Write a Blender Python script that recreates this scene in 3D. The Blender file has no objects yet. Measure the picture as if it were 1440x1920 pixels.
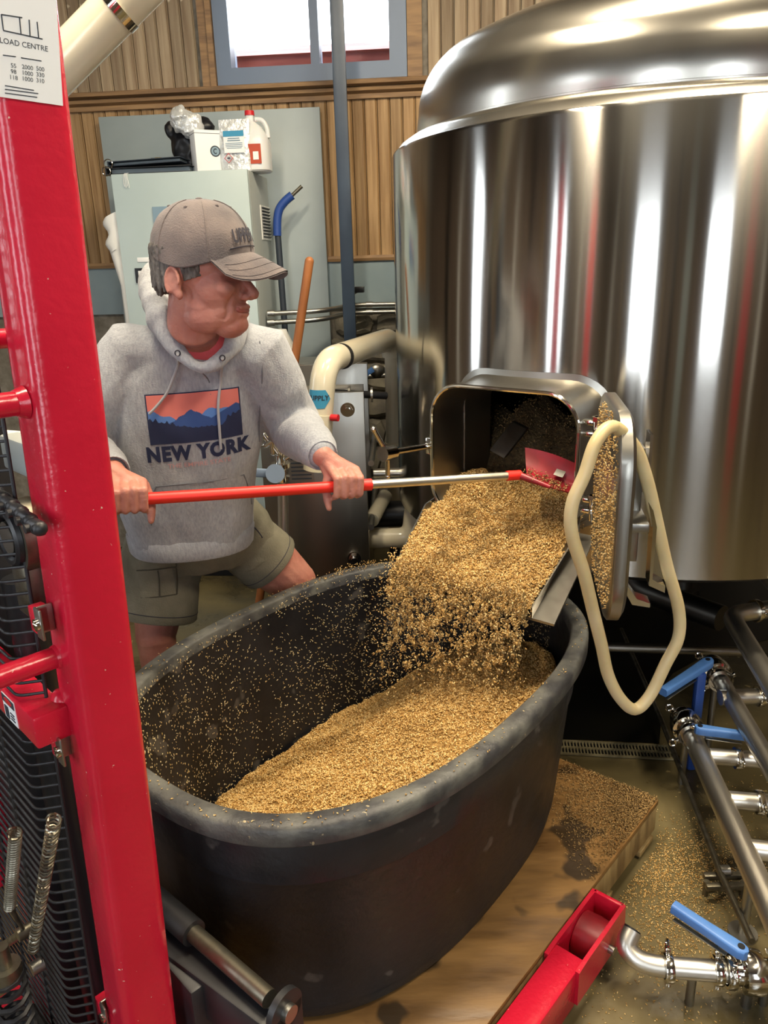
import bpy, bmesh, math, random
import numpy as np
from mathutils import Vector, Matrix, noise
from mathutils.bvhtree import BVHTree
random.seed(7); RNG = np.random.default_rng(7)
scene = bpy.context.scene
col = scene.collection
# ------------------------------------------------------------------ camera
H = 1.62; FPX = 1440.0; PITCH = math.radians(18.0); ROLL = math.radians(1.7)
_fw = np.array([0, math.cos(PITCH), -math.sin(PITCH)]); _r0 = np.array([1.0, 0, 0]); _u0 = np.cross(_r0, _fw)
_ri = math.cos(ROLL)*_r0 - math.sin(ROLL)*_u0; _ui = math.sin(ROLL)*_r0 + math.cos(ROLL)*_u0
cam = bpy.data.objects.new('camera', bpy.data.cameras.new('camera')); col.objects.link(cam)
cam.data.sensor_fit = 'VERTICAL'; cam.data.sensor_height = 24.0; cam.data.lens = 24.0*FPX/1920
cam.data.clip_start = 0.02
cam.matrix_world = Matrix(((_ri[0], _ui[0], -_fw[0], 0), (_ri[1], _ui[1], -_fw[1], 0), (_ri[2], _ui[2], -_fw[2], H), (0, 0, 0, 1)))
scene.camera = cam
# ------------------------------------------------------------------ view, world, lights
vs = scene.view_settings
vs.view_transform = 'Standard'; vs.look = 'None'; vs.gamma = 1.0; vs.use_curve_mapping = False
vs.exposure = 0.8
world = bpy.data.worlds.new('sky'); scene.world = world; world.use_nodes = True
wb = world.node_tree.nodes['Background']; wb.inputs[0].default_value = (0.86, 0.93, 1.0, 1); wb.inputs[1].default_value = 6.0

def area(name, loc, direction, sx, sy, power, color, portal=False):
    L = bpy.data.lights.new(name, 'AREA'); L.shape = 'RECTANGLE'; L.size = sx; L.size_y = sy
    L.energy = power; L.color = color
    if portal: L.cycles.is_portal = True
    o = bpy.data.objects.new(name, L); col.objects.link(o); o.location = loc
    o.rotation_euler = Vector(direction).to_track_quat('-Z', 'Y').to_euler()
    return o
# room extents: back wall runs through (WX, WY) turned by WA
WA = math.radians(-5.0); WP = np.array([-0.3, 4.33]); WT = np.array([math.cos(WA), math.sin(WA)]); WN = np.array([math.sin(WA), -math.cos(WA)])
XL, XR, YF, ZC = -3.0, 3.6, -3.0, 4.2
# windows that light the room: (wall, centre along wall, width, z0, z1)
WIN_LEFT = [(-0.45, 0.8, 0.9, 3.2), (2.45, 0.35, 1.0, 3.0), (-2.0, .55, 1.2, 3.0)]
WIN_FRONT = [(-1.25, 1.0, 0.7, 3.3), (1.35, 0.8, 1.2, 3.2)]
for (c, w, z0, z1) in WIN_LEFT:
    area('daylight_portal', (XL-0.02, c, (z0+z1)/2), (1, 0, 0), w, z1-z0, 1, (1, 1, 1), True)
for (c, w, z0, z1) in WIN_FRONT:
    area('daylight_portal', (c, YF-0.02, (z0+z1)/2), (0, 1, 0), w, z1-z0, 1, (1, 1, 1), True)

# ------------------------------------------------------------------ picking points: a pixel and a distance (or height) give a place
def ray(x, y): return _fw + (x-720)/FPX*_ri - (y-960)/FPX*_ui
def A(x, y, Y): d = ray(x, y); return d*(Y/d[1]) + np.array([0, 0, H])
def Z(x, y, z): d = ray(x, y); return d*((z-H)/d[2]) + np.array([0, 0, H])
def V(*a): return np.array(a, float)
def nrm(v): v = np.asarray(v, float); return v/max(1e-12, np.linalg.norm(v))

# ------------------------------------------------------------------ mesh builder
def frame_of(d):
    d = nrm(d); a = V(0, 0, 1) if abs(d[2]) < 0.9 else V(1, 0, 0)
    x = nrm(np.cross(a, d)); return x, np.cross(d, x), d
class MB:
    def __init__(s): s.v = []; s.f = []; s.mi = []
    def add(s, vs_, fs, m=0):
        o = len(s.v); s.v += [tuple(map(float, p)) for p in vs_]
        s.f += [tuple(o+i for i in f) for f in fs]; s.mi += [m]*len(fs); return s
    def box(s, c, size, ax=None, m=0):
        c = np.asarray(c, float); ax = ax or (V(1, 0, 0), V(0, 1, 0), V(0, 0, 1)); h = np.array(size)/2
        vs_ = [c+ax[0]*h[0]*i+ax[1]*h[1]*j+ax[2]*h[2]*k for i in (-1, 1) for j in (-1, 1) for k in (-1, 1)]
        return s.add(vs_, [(0, 1, 3, 2), (4, 6, 7, 5), (0, 4, 5, 1), (2, 3, 7, 6), (0, 2, 6, 4), (1, 5, 7, 3)], m)
    def bbox(s, c, size, ax=None, b=0.004, m=0):       # box with chamfered edges
        c = np.asarray(c, float); ax = ax or (V(1, 0, 0), V(0, 1, 0), V(0, 0, 1)); h = np.array(size)/2
        bm = bmesh.new(); bmesh.ops.create_cube(bm, size=1)
        for v in bm.verts: v.co = Vector((v.co.x*size[0], v.co.y*size[1], v.co.z*size[2]))
        b = min(b, min(h)*0.9)
        bmesh.ops.bevel(bm, geom=list(bm.edges), offset=b, segments=2, affect='EDGES', profile=0.5)
        bm.verts.index_update()
        vs_ = [c+ax[0]*v.co.x+ax[1]*v.co.y+ax[2]*v.co.z for v in bm.verts]
        fs = [tuple(v.index for v in f.verts) for f in bm.faces]; bm.free()
        return s.add(vs_, fs, m)
    def loft(s, rings, cap0=True, cap1=True, closed=True, m=0):
        n = len(rings[0]); vs_ = [p for r in rings for p in r]; fs = []
        for i in range(len(rings)-1):
            for j in range(n if closed else n-1):
                k = (j+1) % n; fs.append((i*n+j, i*n+k, (i+1)*n+k, (i+1)*n+j))
        if cap0: fs.append(tuple(reversed(range(n))))
        if cap1: fs.append(tuple((len(rings)-1)*n+j for j in range(n)))
        return s.add(vs_, fs, m)
    def cyl(s, p0, p1, r0, r1=None, seg=20, caps=True, m=0):
        r1 = r0 if r1 is None else r1; p0 = np.asarray(p0, float); p1 = np.asarray(p1, float)
        x, y, d = frame_of(p1-p0)
        ring = lambda p, r: [p+r*(math.cos(t)*x+math.sin(t)*y) for t in np.linspace(0, 2*math.pi, seg, endpoint=False)]
        return s.loft([ring(p0, r0), ring(p1, r1)], caps, caps, True, m)
    def tube(s, path, r, seg=14, closed=False, m=0, flat=None):
        P = [np.asarray(p, float) for p in path]; n = len(P)
        R = r if hasattr(r, '__len__') else [r]*n
        T = []
        for i in range(n):
            a = P[(i-1) % n] if (closed or i > 0) else P[0]; b = P[(i+1) % n] if (closed or i < n-1) else P[-1]
            T.append(nrm(b-a))
        x, y, _ = frame_of(T[0]); rings = []
        for i in range(n):
            x = nrm(x - T[i]*np.dot(x, T[i])); y = np.cross(T[i], x)
            fx, fy = flat or (1, 1)
            rings.append([P[i]+R[i]*(fx*math.cos(t)*x+fy*math.sin(t)*y) for t in np.linspace(0, 2*math.pi, seg, endpoint=False)])
        if closed: rings.append(rings[0])
        return s.loft(rings, not closed, not closed, True, m)
    def ball(s, c, r, ax=None, seg=16, m=0):
        c = np.asarray(c, float); r = r if hasattr(r, '__len__') else (r, r, r); ax = ax or (V(1, 0, 0), V(0, 1, 0), V(0, 0, 1))
        vs_ = []; fs = []; h = seg//2
        vs_.append(c+ax[2]*r[2])
        for i in range(1, h):
            ph = math.pi*i/h
            for j in range(seg):
                t = 2*math.pi*j/seg
                vs_.append(c+ax[0]*r[0]*math.sin(ph)*math.cos(t)+ax[1]*r[1]*math.sin(ph)*math.sin(t)+ax[2]*r[2]*math.cos(ph))
        vs_.append(c-ax[2]*r[2]); last = len(vs_)-1
        for j in range(seg): fs.append((0, 1+j, 1+(j+1) % seg)); fs.append((last, 1+(h-2)*seg+(j+1) % seg, 1+(h-2)*seg+j))
        for i in range(h-2):
            for j in range(seg):
                a = 1+i*seg; k = (j+1) % seg; fs.append((a+j, a+seg+j, a+seg+k, a+k))
        return s.add(vs_, fs, m)
    def caps(s, p0, p1, r0, r1=None, seg=14):           # capsule
        r1 = r0 if r1 is None else r1; s.cyl(p0, p1, r0, r1, seg); s.ball(p0, r0, seg=seg); s.ball(p1, r1, seg=seg); return s
    def lathe(s, prof, c, ax=None, seg=48, a0=0.0, a1=2*math.pi, m=0, close=True):
        c = np.asarray(c, float); ax = ax or (V(1, 0, 0), V(0, 1, 0), V(0, 0, 1))
        full = abs(a1-a0-2*math.pi) < 1e-6; k = seg if full else seg+1
        rings = [[c+ax[0]*r*math.cos(a0+(a1-a0)*j/seg)+ax[1]*r*math.sin(a0+(a1-a0)*j/seg)+ax[2]*z for j in range(k)] for r, z in prof]
        return s.loft(rings, False, False, full, m)
    def prism(s, poly, e, m=0):                          # polygon (3d points) extruded by vector e
        poly = [np.asarray(p, float) for p in poly]; return s.loft([poly, [p+e for p in poly]], True, True, True, m)
    def mesh(s, name='m', off=None):
        me = bpy.data.meshes.new(name); o = np.zeros(3) if off is None else np.asarray(off, float)
        me.from_pydata([tuple(np.asarray(p)-o) for p in s.v], [], s.f)
        bm = bmesh.new(); bm.from_mesh(me); bmesh.ops.recalc_face_normals(bm, faces=bm.faces[:]); bm.to_mesh(me); bm.free()
        if len(me.polygons) == len(s.mi): me.polygons.foreach_set('material_index', s.mi)
        return me

def worldloc(o):
    p = np.zeros(3)
    while o is not None: p = p+np.array(o.location); o = o.parent
    return p
def shade(me, ang=40):
    if ang is None: return
    me.polygons.foreach_set('use_smooth', [True]*len(me.polygons))
    if hasattr(me, 'set_sharp_from_angle'): me.set_sharp_from_angle(angle=math.radians(ang))
def tag(o, label, cat, group=None, kind=None):
    if label: o['label'] = label
    if cat: o['category'] = cat
    if group: o['group'] = group
    if kind: o['kind'] = kind
    return o
def obj(name, mb, mat, parent=None, ang=40, loc=None):
    base = worldloc(parent) if parent is not None else (np.zeros(3) if loc is None else np.asarray(loc, float))
    me = mb.mesh(name, base) if isinstance(mb, MB) else mb
    if not isinstance(mb, MB) and np.any(base): me.transform(Matrix.Translation(Vector(-base)))
    for m in (mat if isinstance(mat, (list, tuple)) else [mat]): me.materials.append(m)
    shade(me, ang)
    o = bpy.data.objects.new(name, me); col.objects.link(o)
    if parent is not None: o.parent = parent
    elif loc is not None: o.location = tuple(loc)
    return o
def thing(name, label, cat, loc, group=None, kind=None):
    o = bpy.data.objects.new(name, None); o.empty_display_size = .05; col.objects.link(o); o.location = tuple(loc)
    return tag(o, label, cat, group, kind)
def struct(name, mb, mat, ang=40):
    o = obj(name, mb, mat, None, ang); o['kind'] = 'structure'; return o
def inst(name, me, parent, loc, rot=None, scale=None):   # a piece sharing mesh data; loc in world
    o = bpy.data.objects.new(name, me); col.objects.link(o); o.parent = parent
    o.location = tuple(np.asarray(loc)-(worldloc(parent) if parent is not None else 0))
    if rot is not None: o.rotation_euler = rot
    if scale is not None: o.scale = scale
    return o
def remeshed(mb, voxel, smooth=4, fac=.5):
    me = mb.mesh('tmp') if isinstance(mb, MB) else mb
    o = bpy.data.objects.new('tmp', me); col.objects.link(o)
    m = o.modifiers.new('r', 'REMESH'); m.mode = 'VOXEL'; m.voxel_size = voxel
    if smooth: q = o.modifiers.new('s', 'SMOOTH'); q.factor = fac; q.iterations = smooth
    dg = bpy.context.evaluated_depsgraph_get(); dg.update()
    out = bpy.data.meshes.new_from_object(o.evaluated_get(dg)); bpy.data.objects.remove(o); return out
def displace(me, fn):
    n = len(me.vertices); co = np.empty(n*3); me.vertices.foreach_get('co', co); co = co.reshape(-1, 3)
    no = np.empty(n*3); me.vertices.foreach_get('normal', no); no = no.reshape(-1, 3)
    d = np.array([fn(p) for p in co]); co = co+no*d[:, None]
    me.vertices.foreach_set('co', co.ravel()); me.update(); return me
def fastmesh(name, Vt, T, rnd=None):
    me = bpy.data.meshes.new(name); me.vertices.add(len(Vt)); me.vertices.foreach_set('co', np.asarray(Vt, np.float32).ravel())
    me.loops.add(len(T)*3); me.loops.foreach_set('vertex_index', np.asarray(T, np.int32).ravel())
    me.polygons.add(len(T)); me.polygons.foreach_set('loop_start', np.arange(len(T), dtype=np.int32)*3)
    if rnd is not None:
        a = me.attributes.new('rnd', 'FLOAT', 'POINT'); a.data.foreach_set('value', np.asarray(rnd, np.float32))
    me.update(calc_edges=True); me.validate(); return me
def grains_mesh(name, pts, L=.0048, W=.002, normals=None, flat=.7):
    pts = np.asarray(pts, float); n = len(pts); d = RNG.normal(size=(n, 3))
    if normals is not None:
        N = np.asarray(normals, float); d -= N*np.sum(d*N, 1)[:, None]*flat
    d /= np.linalg.norm(d, axis=1)[:, None]
    a = RNG.normal(size=(n, 3)); e = np.cross(d, a); e /= np.linalg.norm(e, axis=1)[:, None]; f = np.cross(d, e)
    l = L*RNG.uniform(.6, 1.25, n)[:, None]; w = W*RNG.uniform(.7, 1.3, n)[:, None]
    P = np.stack([pts+d*l, pts-d*l, pts+e*w+d*l*.15, pts+f*w*.8, pts-e*w-d*l*.15, pts-f*w*.8], 1).reshape(-1, 3)
    T0 = np.array([(0, 2, 3), (0, 3, 4), (0, 4, 5), (0, 5, 2), (1, 3, 2), (1, 4, 3), (1, 5, 4), (1, 2, 5)])
    T = (np.arange(n)[:, None, None]*6+T0[None]).reshape(-1, 3)
    return fastmesh(name, P, T, np.repeat(RNG.uniform(0, 1, n), 6))

# ------------------------------------------------------------------ materials
def _n(nt, t, **kw):
    n = nt.nodes.new(t)
    for k, v in kw.items():
        if k.startswith('i_'): n.inputs[k[2:].replace('_', ' ')].default_value = v
        else: setattr(n, k, v)
    return n
def ramp(nt, stops):
    r = nt.nodes.new('ShaderNodeValToRGB'); e = r.color_ramp.elements
    while len(e) < len(stops): e.new(0.5)
    for i, (p, c) in enumerate(stops): e[i].position = p; e[i].color = (c[0], c[1], c[2], 1)
    return r
def lin(h):
    h = h.lstrip('#'); c = [int(h[i:i+2], 16)/255 for i in (0, 2, 4)]
    return tuple(x/12.92 if x <= .04045 else ((x+.055)/1.055)**2.4 for x in c)
def mat(name, c, rough=.5, metal=0., c2=None, scale=(8, 8, 8), det=4., lo=.35, hi=.65, bump=0., bscale=None, coord='Object', rvar=0., spec=None, chips=None, chip_lo=.66, chip_scale=60, objvar=0., trans=0., sss=0., coat=0., dist=0., sheen=0.):
    M = bpy.data.materials.new(name); M.use_nodes = True; nt = M.node_tree; B = nt.nodes['Principled BSDF']
    c = lin(c) if isinstance(c, str) else c
    B.inputs['Base Color'].default_value = (*c, 1); B.inputs['Roughness'].default_value = rough; B.inputs['Metallic'].default_value = metal
    if spec is not None: B.inputs['Specular IOR Level'].default_value = spec
    if trans: B.inputs['Transmission Weight'].default_value = trans
    if coat: B.inputs['Coat Weight'].default_value = coat; B.inputs['Coat Roughness'].default_value = .15
    if sss: B.inputs['Subsurface Weight'].default_value = sss; B.inputs['Subsurface Radius'].default_value = (.02, .008, .004); B.inputs['Subsurface Scale'].default_value = .5
    if sheen: B.inputs['Sheen Weight'].default_value = sheen
    if c2 is None and not bump and not chips and not objvar and not rvar: return M
    tc = _n(nt, 'ShaderNodeTexCoord'); mp = _n(nt, 'ShaderNodeMapping'); mp.inputs['Scale'].default_value = scale
    nt.links.new(tc.outputs[coord], mp.inputs[0])
    out = None
    if c2 is not None or rvar:
        c2 = lin(c2) if isinstance(c2, str) else (c2 or c)
        if objvar:
            oi = _n(nt, 'ShaderNodeObjectInfo'); add = _n(nt, 'ShaderNodeVectorMath', operation='ADD'); mul = _n(nt, 'ShaderNodeMath', operation='MULTIPLY'); mul.inputs[1].default_value = 37.0
            nt.links.new(oi.outputs['Random'], mul.inputs[0]); nt.links.new(mp.outputs[0], add.inputs[0]); nt.links.new(mul.outputs[0], add.inputs[1]); vec = add.outputs[0]
        else: vec = mp.outputs[0]
        nz = _n(nt, 'ShaderNodeTexNoise'); nz.inputs['Scale'].default_value = 1.0; nz.inputs['Detail'].default_value = det; nz.inputs['Distortion'].default_value = dist
        nt.links.new(vec, nz.inputs['Vector'])
        r = ramp(nt, [(lo, c), (hi, c2)]); nt.links.new(nz.outputs['Fac'], r.inputs[0]); out = r.outputs[0]
        if rvar:
            mr = _n(nt, 'ShaderNodeMapRange'); mr.inputs['From Min'].default_value = .3; mr.inputs['From Max'].default_value = .7
            mr.inputs['To Min'].default_value = rough-rvar; mr.inputs['To Max'].default_value = rough+rvar
            nt.links.new(nz.outputs['Fac'], mr.inputs[0]); nt.links.new(mr.outputs[0], B.inputs['Roughness'])
    if objvar and out is not None:
        oi2 = _n(nt, 'ShaderNodeObjectInfo'); hs = _n(nt, 'ShaderNodeHueSaturation'); mr2 = _n(nt, 'ShaderNodeMapRange')
        mr2.inputs['To Min'].default_value = 1-objvar; mr2.inputs['To Max'].default_value = 1+objvar
        nt.links.new(oi2.outputs['Random'], mr2.inputs[0]); nt.links.new(mr2.outputs[0], hs.inputs['Value']); nt.links.new(out, hs.inputs['Color']); out = hs.outputs[0]
    if chips is not None:
        nz2 = _n(nt, 'ShaderNodeTexNoise'); nz2.inputs['Scale'].default_value = chip_scale; nz2.inputs['Detail'].default_value = 3
        nt.links.new(tc.outputs['Object'], nz2.inputs['Vector'])
        r2 = ramp(nt, [(chip_lo, (0, 0, 0)), (chip_lo+.03, (1, 1, 1))]); nt.links.new(nz2.outputs['Fac'], r2.inputs[0])
        mx = _n(nt, 'ShaderNodeMix', data_type='RGBA'); nt.links.new(r2.outputs[0], mx.inputs['Factor'])
        if out is not None: nt.links.new(out, mx.inputs['A'])
        else: mx.inputs['A'].default_value = (*c, 1)
        cc = lin(chips) if isinstance(chips, str) else chips
        mx.inputs['B'].default_value = (*cc, 1); out = mx.outputs['Result']
    if out is not None: nt.links.new(out, B.inputs['Base Color'])
    if bump:
        nb = _n(nt, 'ShaderNodeTexNoise'); nb.inputs['Scale'].default_value = 1.0; nb.inputs['Detail'].default_value = 5
        mb_ = _n(nt, 'ShaderNodeMapping'); mb_.inputs['Scale'].default_value = bscale or scale
        nt.links.new(tc.outputs[coord], mb_.inputs[0]); nt.links.new(mb_.outputs[0], nb.inputs['Vector'])
        bp = _n(nt, 'ShaderNodeBump'); bp.inputs['Strength'].default_value = bump; bp.inputs['Distance'].default_value = .01
        nt.links.new(nb.outputs['Fac'], bp.inputs['Height']); nt.links.new(bp.outputs[0], B.inputs['Normal'])
    return M
def steel(name, c, rough, aniso=0., axis='Z', streak=None, rot=.25):
    M = bpy.data.materials.new(name); M.use_nodes = True; nt = M.node_tree; B = nt.nodes['Principled BSDF']
    B.inputs['Base Color'].default_value = (*lin(c), 1); B.inputs['Metallic'].default_value = 1; B.inputs['Roughness'].default_value = rough
    if aniso:
        B.inputs['Anisotropic'].default_value = aniso; B.inputs['Anisotropic Rotation'].default_value = rot
        tg = _n(nt, 'ShaderNodeTangent', direction_type='RADIAL', axis=axis); nt.links.new(tg.outputs[0], B.inputs['Tangent'])
    tc = _n(nt, 'ShaderNodeTexCoord'); mp = _n(nt, 'ShaderNodeMapping'); mp.inputs['Scale'].default_value = streak or (30, 30, 30)
    nz = _n(nt, 'ShaderNodeTexNoise'); nz.inputs['Scale'].default_value = 1; nz.inputs['Detail'].default_value = 4
    nt.links.new(tc.outputs['Object'], mp.inputs[0]); nt.links.new(mp.outputs[0], nz.inputs['Vector'])
    mr = _n(nt, 'ShaderNodeMapRange'); mr.inputs['To Min'].default_value = rough*.85; mr.inputs['To Max'].default_value = rough*1.2
    nt.links.new(nz.outputs['Fac'], mr.inputs[0]); nt.links.new(mr.outputs[0], B.inputs['Roughness'])
    return M
def grain_mat(name, a, b, c):
    M = bpy.data.materials.new(name); M.use_nodes = True; nt = M.node_tree; B = nt.nodes['Principled BSDF']
    at = _n(nt, 'ShaderNodeAttribute', attribute_name='rnd'); r = ramp(nt, [(0, lin(a)), (.5, lin(b)), (1, lin(c))])
    nt.links.new(at.outputs['Fac'], r.inputs[0]); nt.links.new(r.outputs[0], B.inputs['Base Color'])
    B.inputs['Roughness'].default_value = .55
    return M
M = {}
M['board'] = mat('weathered_board', '#857059', .75, c2='#ab9a80', scale=(40, 40, 2.2), lo=.3, hi=.7, bump=.5, bscale=(60, 60, 3), objvar=.22, chips='#c2b49a', chip_lo=.68, chip_scale=9)
M['board2'] = mat('honey_board', '#8a6a45', .65, c2='#b4946a', scale=(40, 40, 2.2), lo=.3, hi=.7, bump=.4, bscale=(60, 60, 3), objvar=.2, chips='#5e4225', chip_lo=.7, chip_scale=14)
M['trimwood'] = mat('trim_wood', '#7a5f45', .6, c2='#a07f58', scale=(3, 40, 40), bump=.3)
M['paintblue'] = mat('blue_grey_paint', '#7f9199', .45, c2='#8fa0a6', scale=(3, 3, 3))
M['winframe'] = mat('window_paint', '#6f7f96', .4)
M['stone'] = mat('field_stone', '#6f6a61', .85, c2='#97917f', scale=(9, 9, 9), bump=.8, bscale=(25, 25, 25), objvar=.25)
M['mortar'] = mat('mortar', '#6b655a', .9, c2='#858076', scale=(20, 20, 20), bump=.5)
M['brick'] = mat('old_brick', '#a35a3c', .85, c2='#8a4a33', scale=(20, 20, 20), bump=.5)
M['column'] = mat('column_paint', '#2d3a4c', .4, c2='#364557', scale=(6, 6, 6))
M['panel'] = mat('grey_sheet', '#9fabae', .42, c2='#8d9a9e', scale=(2.2, 2.2, 2.2), lo=.3, hi=.7)
M['cabinet'] = mat('cabinet_enamel', '#b4c4c4', .4, c2='#adbdbd', scale=(3, 3, 3))
M['cabside'] = mat('cabinet_side', '#a3a9a6', .45)
M['black'] = mat('black_plastic', '#15161a', .4)
M['blackmetal'] = mat('black_metal', '#1d1e22', .45, c2='#2a2a2c', scale=(15, 15, 15))
M['white'] = mat('white_plastic', '#e6e6e0', .4)
M['paper'] = mat('paper', '#eceeee', .55)
M['ink'] = mat('ink', '#26303c', .6)
M['pvc'] = mat('cream_pvc', '#ddd6bf', .22, c2='#d2c9ae', scale=(5, 5, 5), coat=.3)
M['jug'] = mat('milky_jug', '#dfe2e2', .3, sss=.2)
M['redcap'] = mat('red_plastic', '#c8262e', .35)
M['foil'] = mat('clear_bag', '#cfd2d0', .18, c2='#e9ecec', scale=(20, 20, 20), bump=.9, bscale=(40, 40, 40), metal=.35)
M['steel'] = steel('stainless_pipe', '#dcd7cc', .36, streak=(6, 6, 6))
M['steelmatte'] = steel('stainless_plate', '#9d9a92', .33, streak=(60, 60, 3))
M['tank'] = steel('tank_stainless', '#b3b0aa', .145, 1.0, 'Z', (5, 5, .15))
M['dome'] = steel('dome_stainless', '#c2beb4', .22, .7, 'Z', (5, 5, 5), 0.)
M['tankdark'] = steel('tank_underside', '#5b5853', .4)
M['tankin'] = mat('tank_inside', '#57534c', .5, metal=.8, c2='#453f36', scale=(12, 12, 12))
M['chrome'] = steel('chrome', '#dedad0', .1)
M['galv'] = steel('galvanised', '#a9a8a2', .35)
M['dullsteel'] = mat('worn_steel', '#8f8a7b', .38, metal=.9, c2='#6a6455', scale=(25, 25, 25), rvar=.1)
M['red'] = mat('red_enamel', '#cb1d38', .26, c2='#bd1530', scale=(4, 4, 4), bump=.12, bscale=(90, 90, 90), chips='#d9c3b4', chip_lo=.735, chip_scale=120, coat=.25)
M['redflat'] = mat('red_grip', '#d8271c', .42)
M['redblade'] = mat('red_blade', '#a31628', .4, c2='#7c1a22', scale=(14, 14, 14))
M['hdpe'] = mat('black_tub_plastic', '#19191c', .42, c2='#262527', scale=(7, 7, 7), lo=.35, hi=.7, bump=.25, bscale=(30, 30, 30), rvar=.1, chips='#4a4744', chip_lo=.64, chip_scale=9)
M['hdperim'] = mat('dusty_tub_rim', '#64645e', .5, c2='#363638', scale=(14, 14, 14), lo=.35, hi=.65, bump=.3, bscale=(50, 50, 50), chips='#a89a78', chip_lo=.7, chip_scale=70)
M['ply'] = mat('wet_plywood', '#65492a', .42, c2='#97713f', scale=(5, 22, 5), lo=.3, hi=.7, bump=.2, rvar=.15, chips='#3f2f1c', chip_lo=.6, chip_scale=5)
M['plyedge'] = mat('pallet_wood', '#a28a5c', .65, c2='#6f5936', scale=(30, 30, 6), bump=.3)
M['blue'] = mat('blue_handle', '#4a78bd', .45, c2='#5584c6', scale=(10, 10, 10))
M['deepblue'] = mat('blue_sleeve', '#2a4b95', .4)
M['greyblue'] = mat('grey_blue_lever', '#6c7c92', .45)
M['gasket'] = mat('silicone_gasket', '#d3c39a', .4, c2='#c4b184', scale=(9, 9, 9), sss=.25)
M['handlewood'] = mat('ash_handle', '#a5683a', .5, c2='#8d552d', scale=(30, 30, 4))
M['alu'] = steel('aluminium_shaft', '#d8d3c6', .3)
M['tape'] = mat('blue_tape', '#3a8fb5', .6)
M['hoodie'] = mat('heather_fleece', '#93969d', .95, c2='#abaeb3', scale=(190, 190, 60), lo=.3, hi=.7, bump=.25, bscale=(260, 260, 260), sheen=.3)
M['cord'] = mat('grey_cord', '#b0b2b5', .9)
M['tee'] = mat('coral_tee', '#d8636f', .9, c2='#cc5a66', scale=(30, 30, 30), bump=.2, bscale=(200, 200, 200))
M['skin'] = mat('skin', '#c08573', .5, c2='#a8685a', scale=(16, 16, 16), lo=.3, hi=.75, bump=.18, bscale=(120, 120, 120), sss=.12)
M['lip'] = mat('lip', '#a15a50', .45)
M['hair'] = mat('grey_hair', '#4a443e', .6, c2='#77726b', scale=(120, 120, 30), bump=.8, bscale=(160, 160, 40))
M['eyewhite'] = mat('eye_white', '#d8d2ca', .2)
M['cap'] = mat('washed_cap', '#575152', .95, c2='#756a66', scale=(14, 14, 14), lo=.35, hi=.7, bump=.25, bscale=(300, 300, 300), sheen=.2)
M['capdark'] = mat('cap_print', '#33323c', .9)
M['khaki'] = mat('khaki_twill', '#6d6958', .95, c2='#7d7866', scale=(16, 16, 16), bump=.3, bscale=(220, 220, 220))
M['seam'] = mat('seam_thread', '#73767d', .9)
M['grate'] = mat('worn_grating', '#8f8566', .5, c2='#6b6248', scale=(20, 20, 20))
M['khakidark'] = mat('khaki_seam', '#4b483c', .95)
M['navy'] = mat('print_navy', '#232b4a', .85)
M['salmon'] = mat('print_salmon', '#de7d72', .85)
M['midblue'] = mat('print_blue', '#33508a', .85)
M['skyblue'] = mat('print_light_blue', '#5b86c8', .85)
M['salmonthin'] = mat('print_salmon_small', '#c99a98', .9)
M['grain'] = grain_mat('spent_grain', '#9a733a', '#cba25c', '#ecd196')
M['flecks'] = grain_mat('dry_husks', '#b8985c', '#dcc48c', '#f2e4bc')
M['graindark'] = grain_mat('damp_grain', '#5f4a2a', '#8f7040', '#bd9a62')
M['grainbed'] = mat('grain_bed', '#b08a4e', .8, c2='#86652f', scale=(90, 90, 90), lo=.35, hi=.65, bump=.9, bscale=(140, 140, 140))
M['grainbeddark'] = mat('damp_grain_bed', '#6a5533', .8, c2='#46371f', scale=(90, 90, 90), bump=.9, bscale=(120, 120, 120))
M['concrete'] = mat('wet_concrete', '#3f3826', .33, c2='#6f6342', scale=(3.2, 3.2, 3.2), lo=.32, hi=.66, det=8, bump=.2, bscale=(18, 18, 18), rvar=.22, chips='#9b8a5c', chip_lo=.69, chip_scale=26, dist=.4)
M['blackfloor'] = mat('black_patch', '#0d0d0e', .3, c2='#17160f', scale=(6, 6, 6))
M['roomwood'] = mat('room_wood', '#5d5046', .8, c2='#74665a', scale=(12, 12, 1))
M['ceil'] = mat('ceiling_paint', '#9a9184', .8)
M['screen'] = mat('screen_glass', '#3d5f86', .15)
M['screenbez'] = mat('screen_bezel', '#7f98a8', .4)
M['outred'] = mat('outside_roof', '#8d4a44', .8, c2='#a5605a', scale=(4, 4, 20))
def glass_mat():
    m = bpy.data.materials.new('window_glass'); m.use_nodes = True; nt = m.node_tree; nt.nodes.clear()
    o = nt.nodes.new('ShaderNodeOutputMaterial'); t = nt.nodes.new('ShaderNodeBsdfTransparent'); g = nt.nodes.new('ShaderNodeBsdfGlossy'); g.inputs['Roughness'].default_value = .02
    f = nt.nodes.new('ShaderNodeFresnel'); f.inputs[0].default_value = 1.4; x = nt.nodes.new('ShaderNodeMixShader')
    nt.links.new(f.outputs[0], x.inputs[0]); nt.links.new(t.outputs[0], x.inputs[1]); nt.links.new(g.outputs[0], x.inputs[2]); nt.links.new(x.outputs[0], o.inputs[0]); return m
M['glass'] = glass_mat()
def glow(name, c, s):
    m = bpy.data.materials.new(name); m.use_nodes = True; B = m.node_tree.nodes['Principled BSDF']
    B.inputs['Emission Color'].default_value = (*lin(c), 1); B.inputs['Emission Strength'].default_value = s; return m
M['tubelamp'] = glow('warm_tube', '#ffe2b8', 9)

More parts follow.
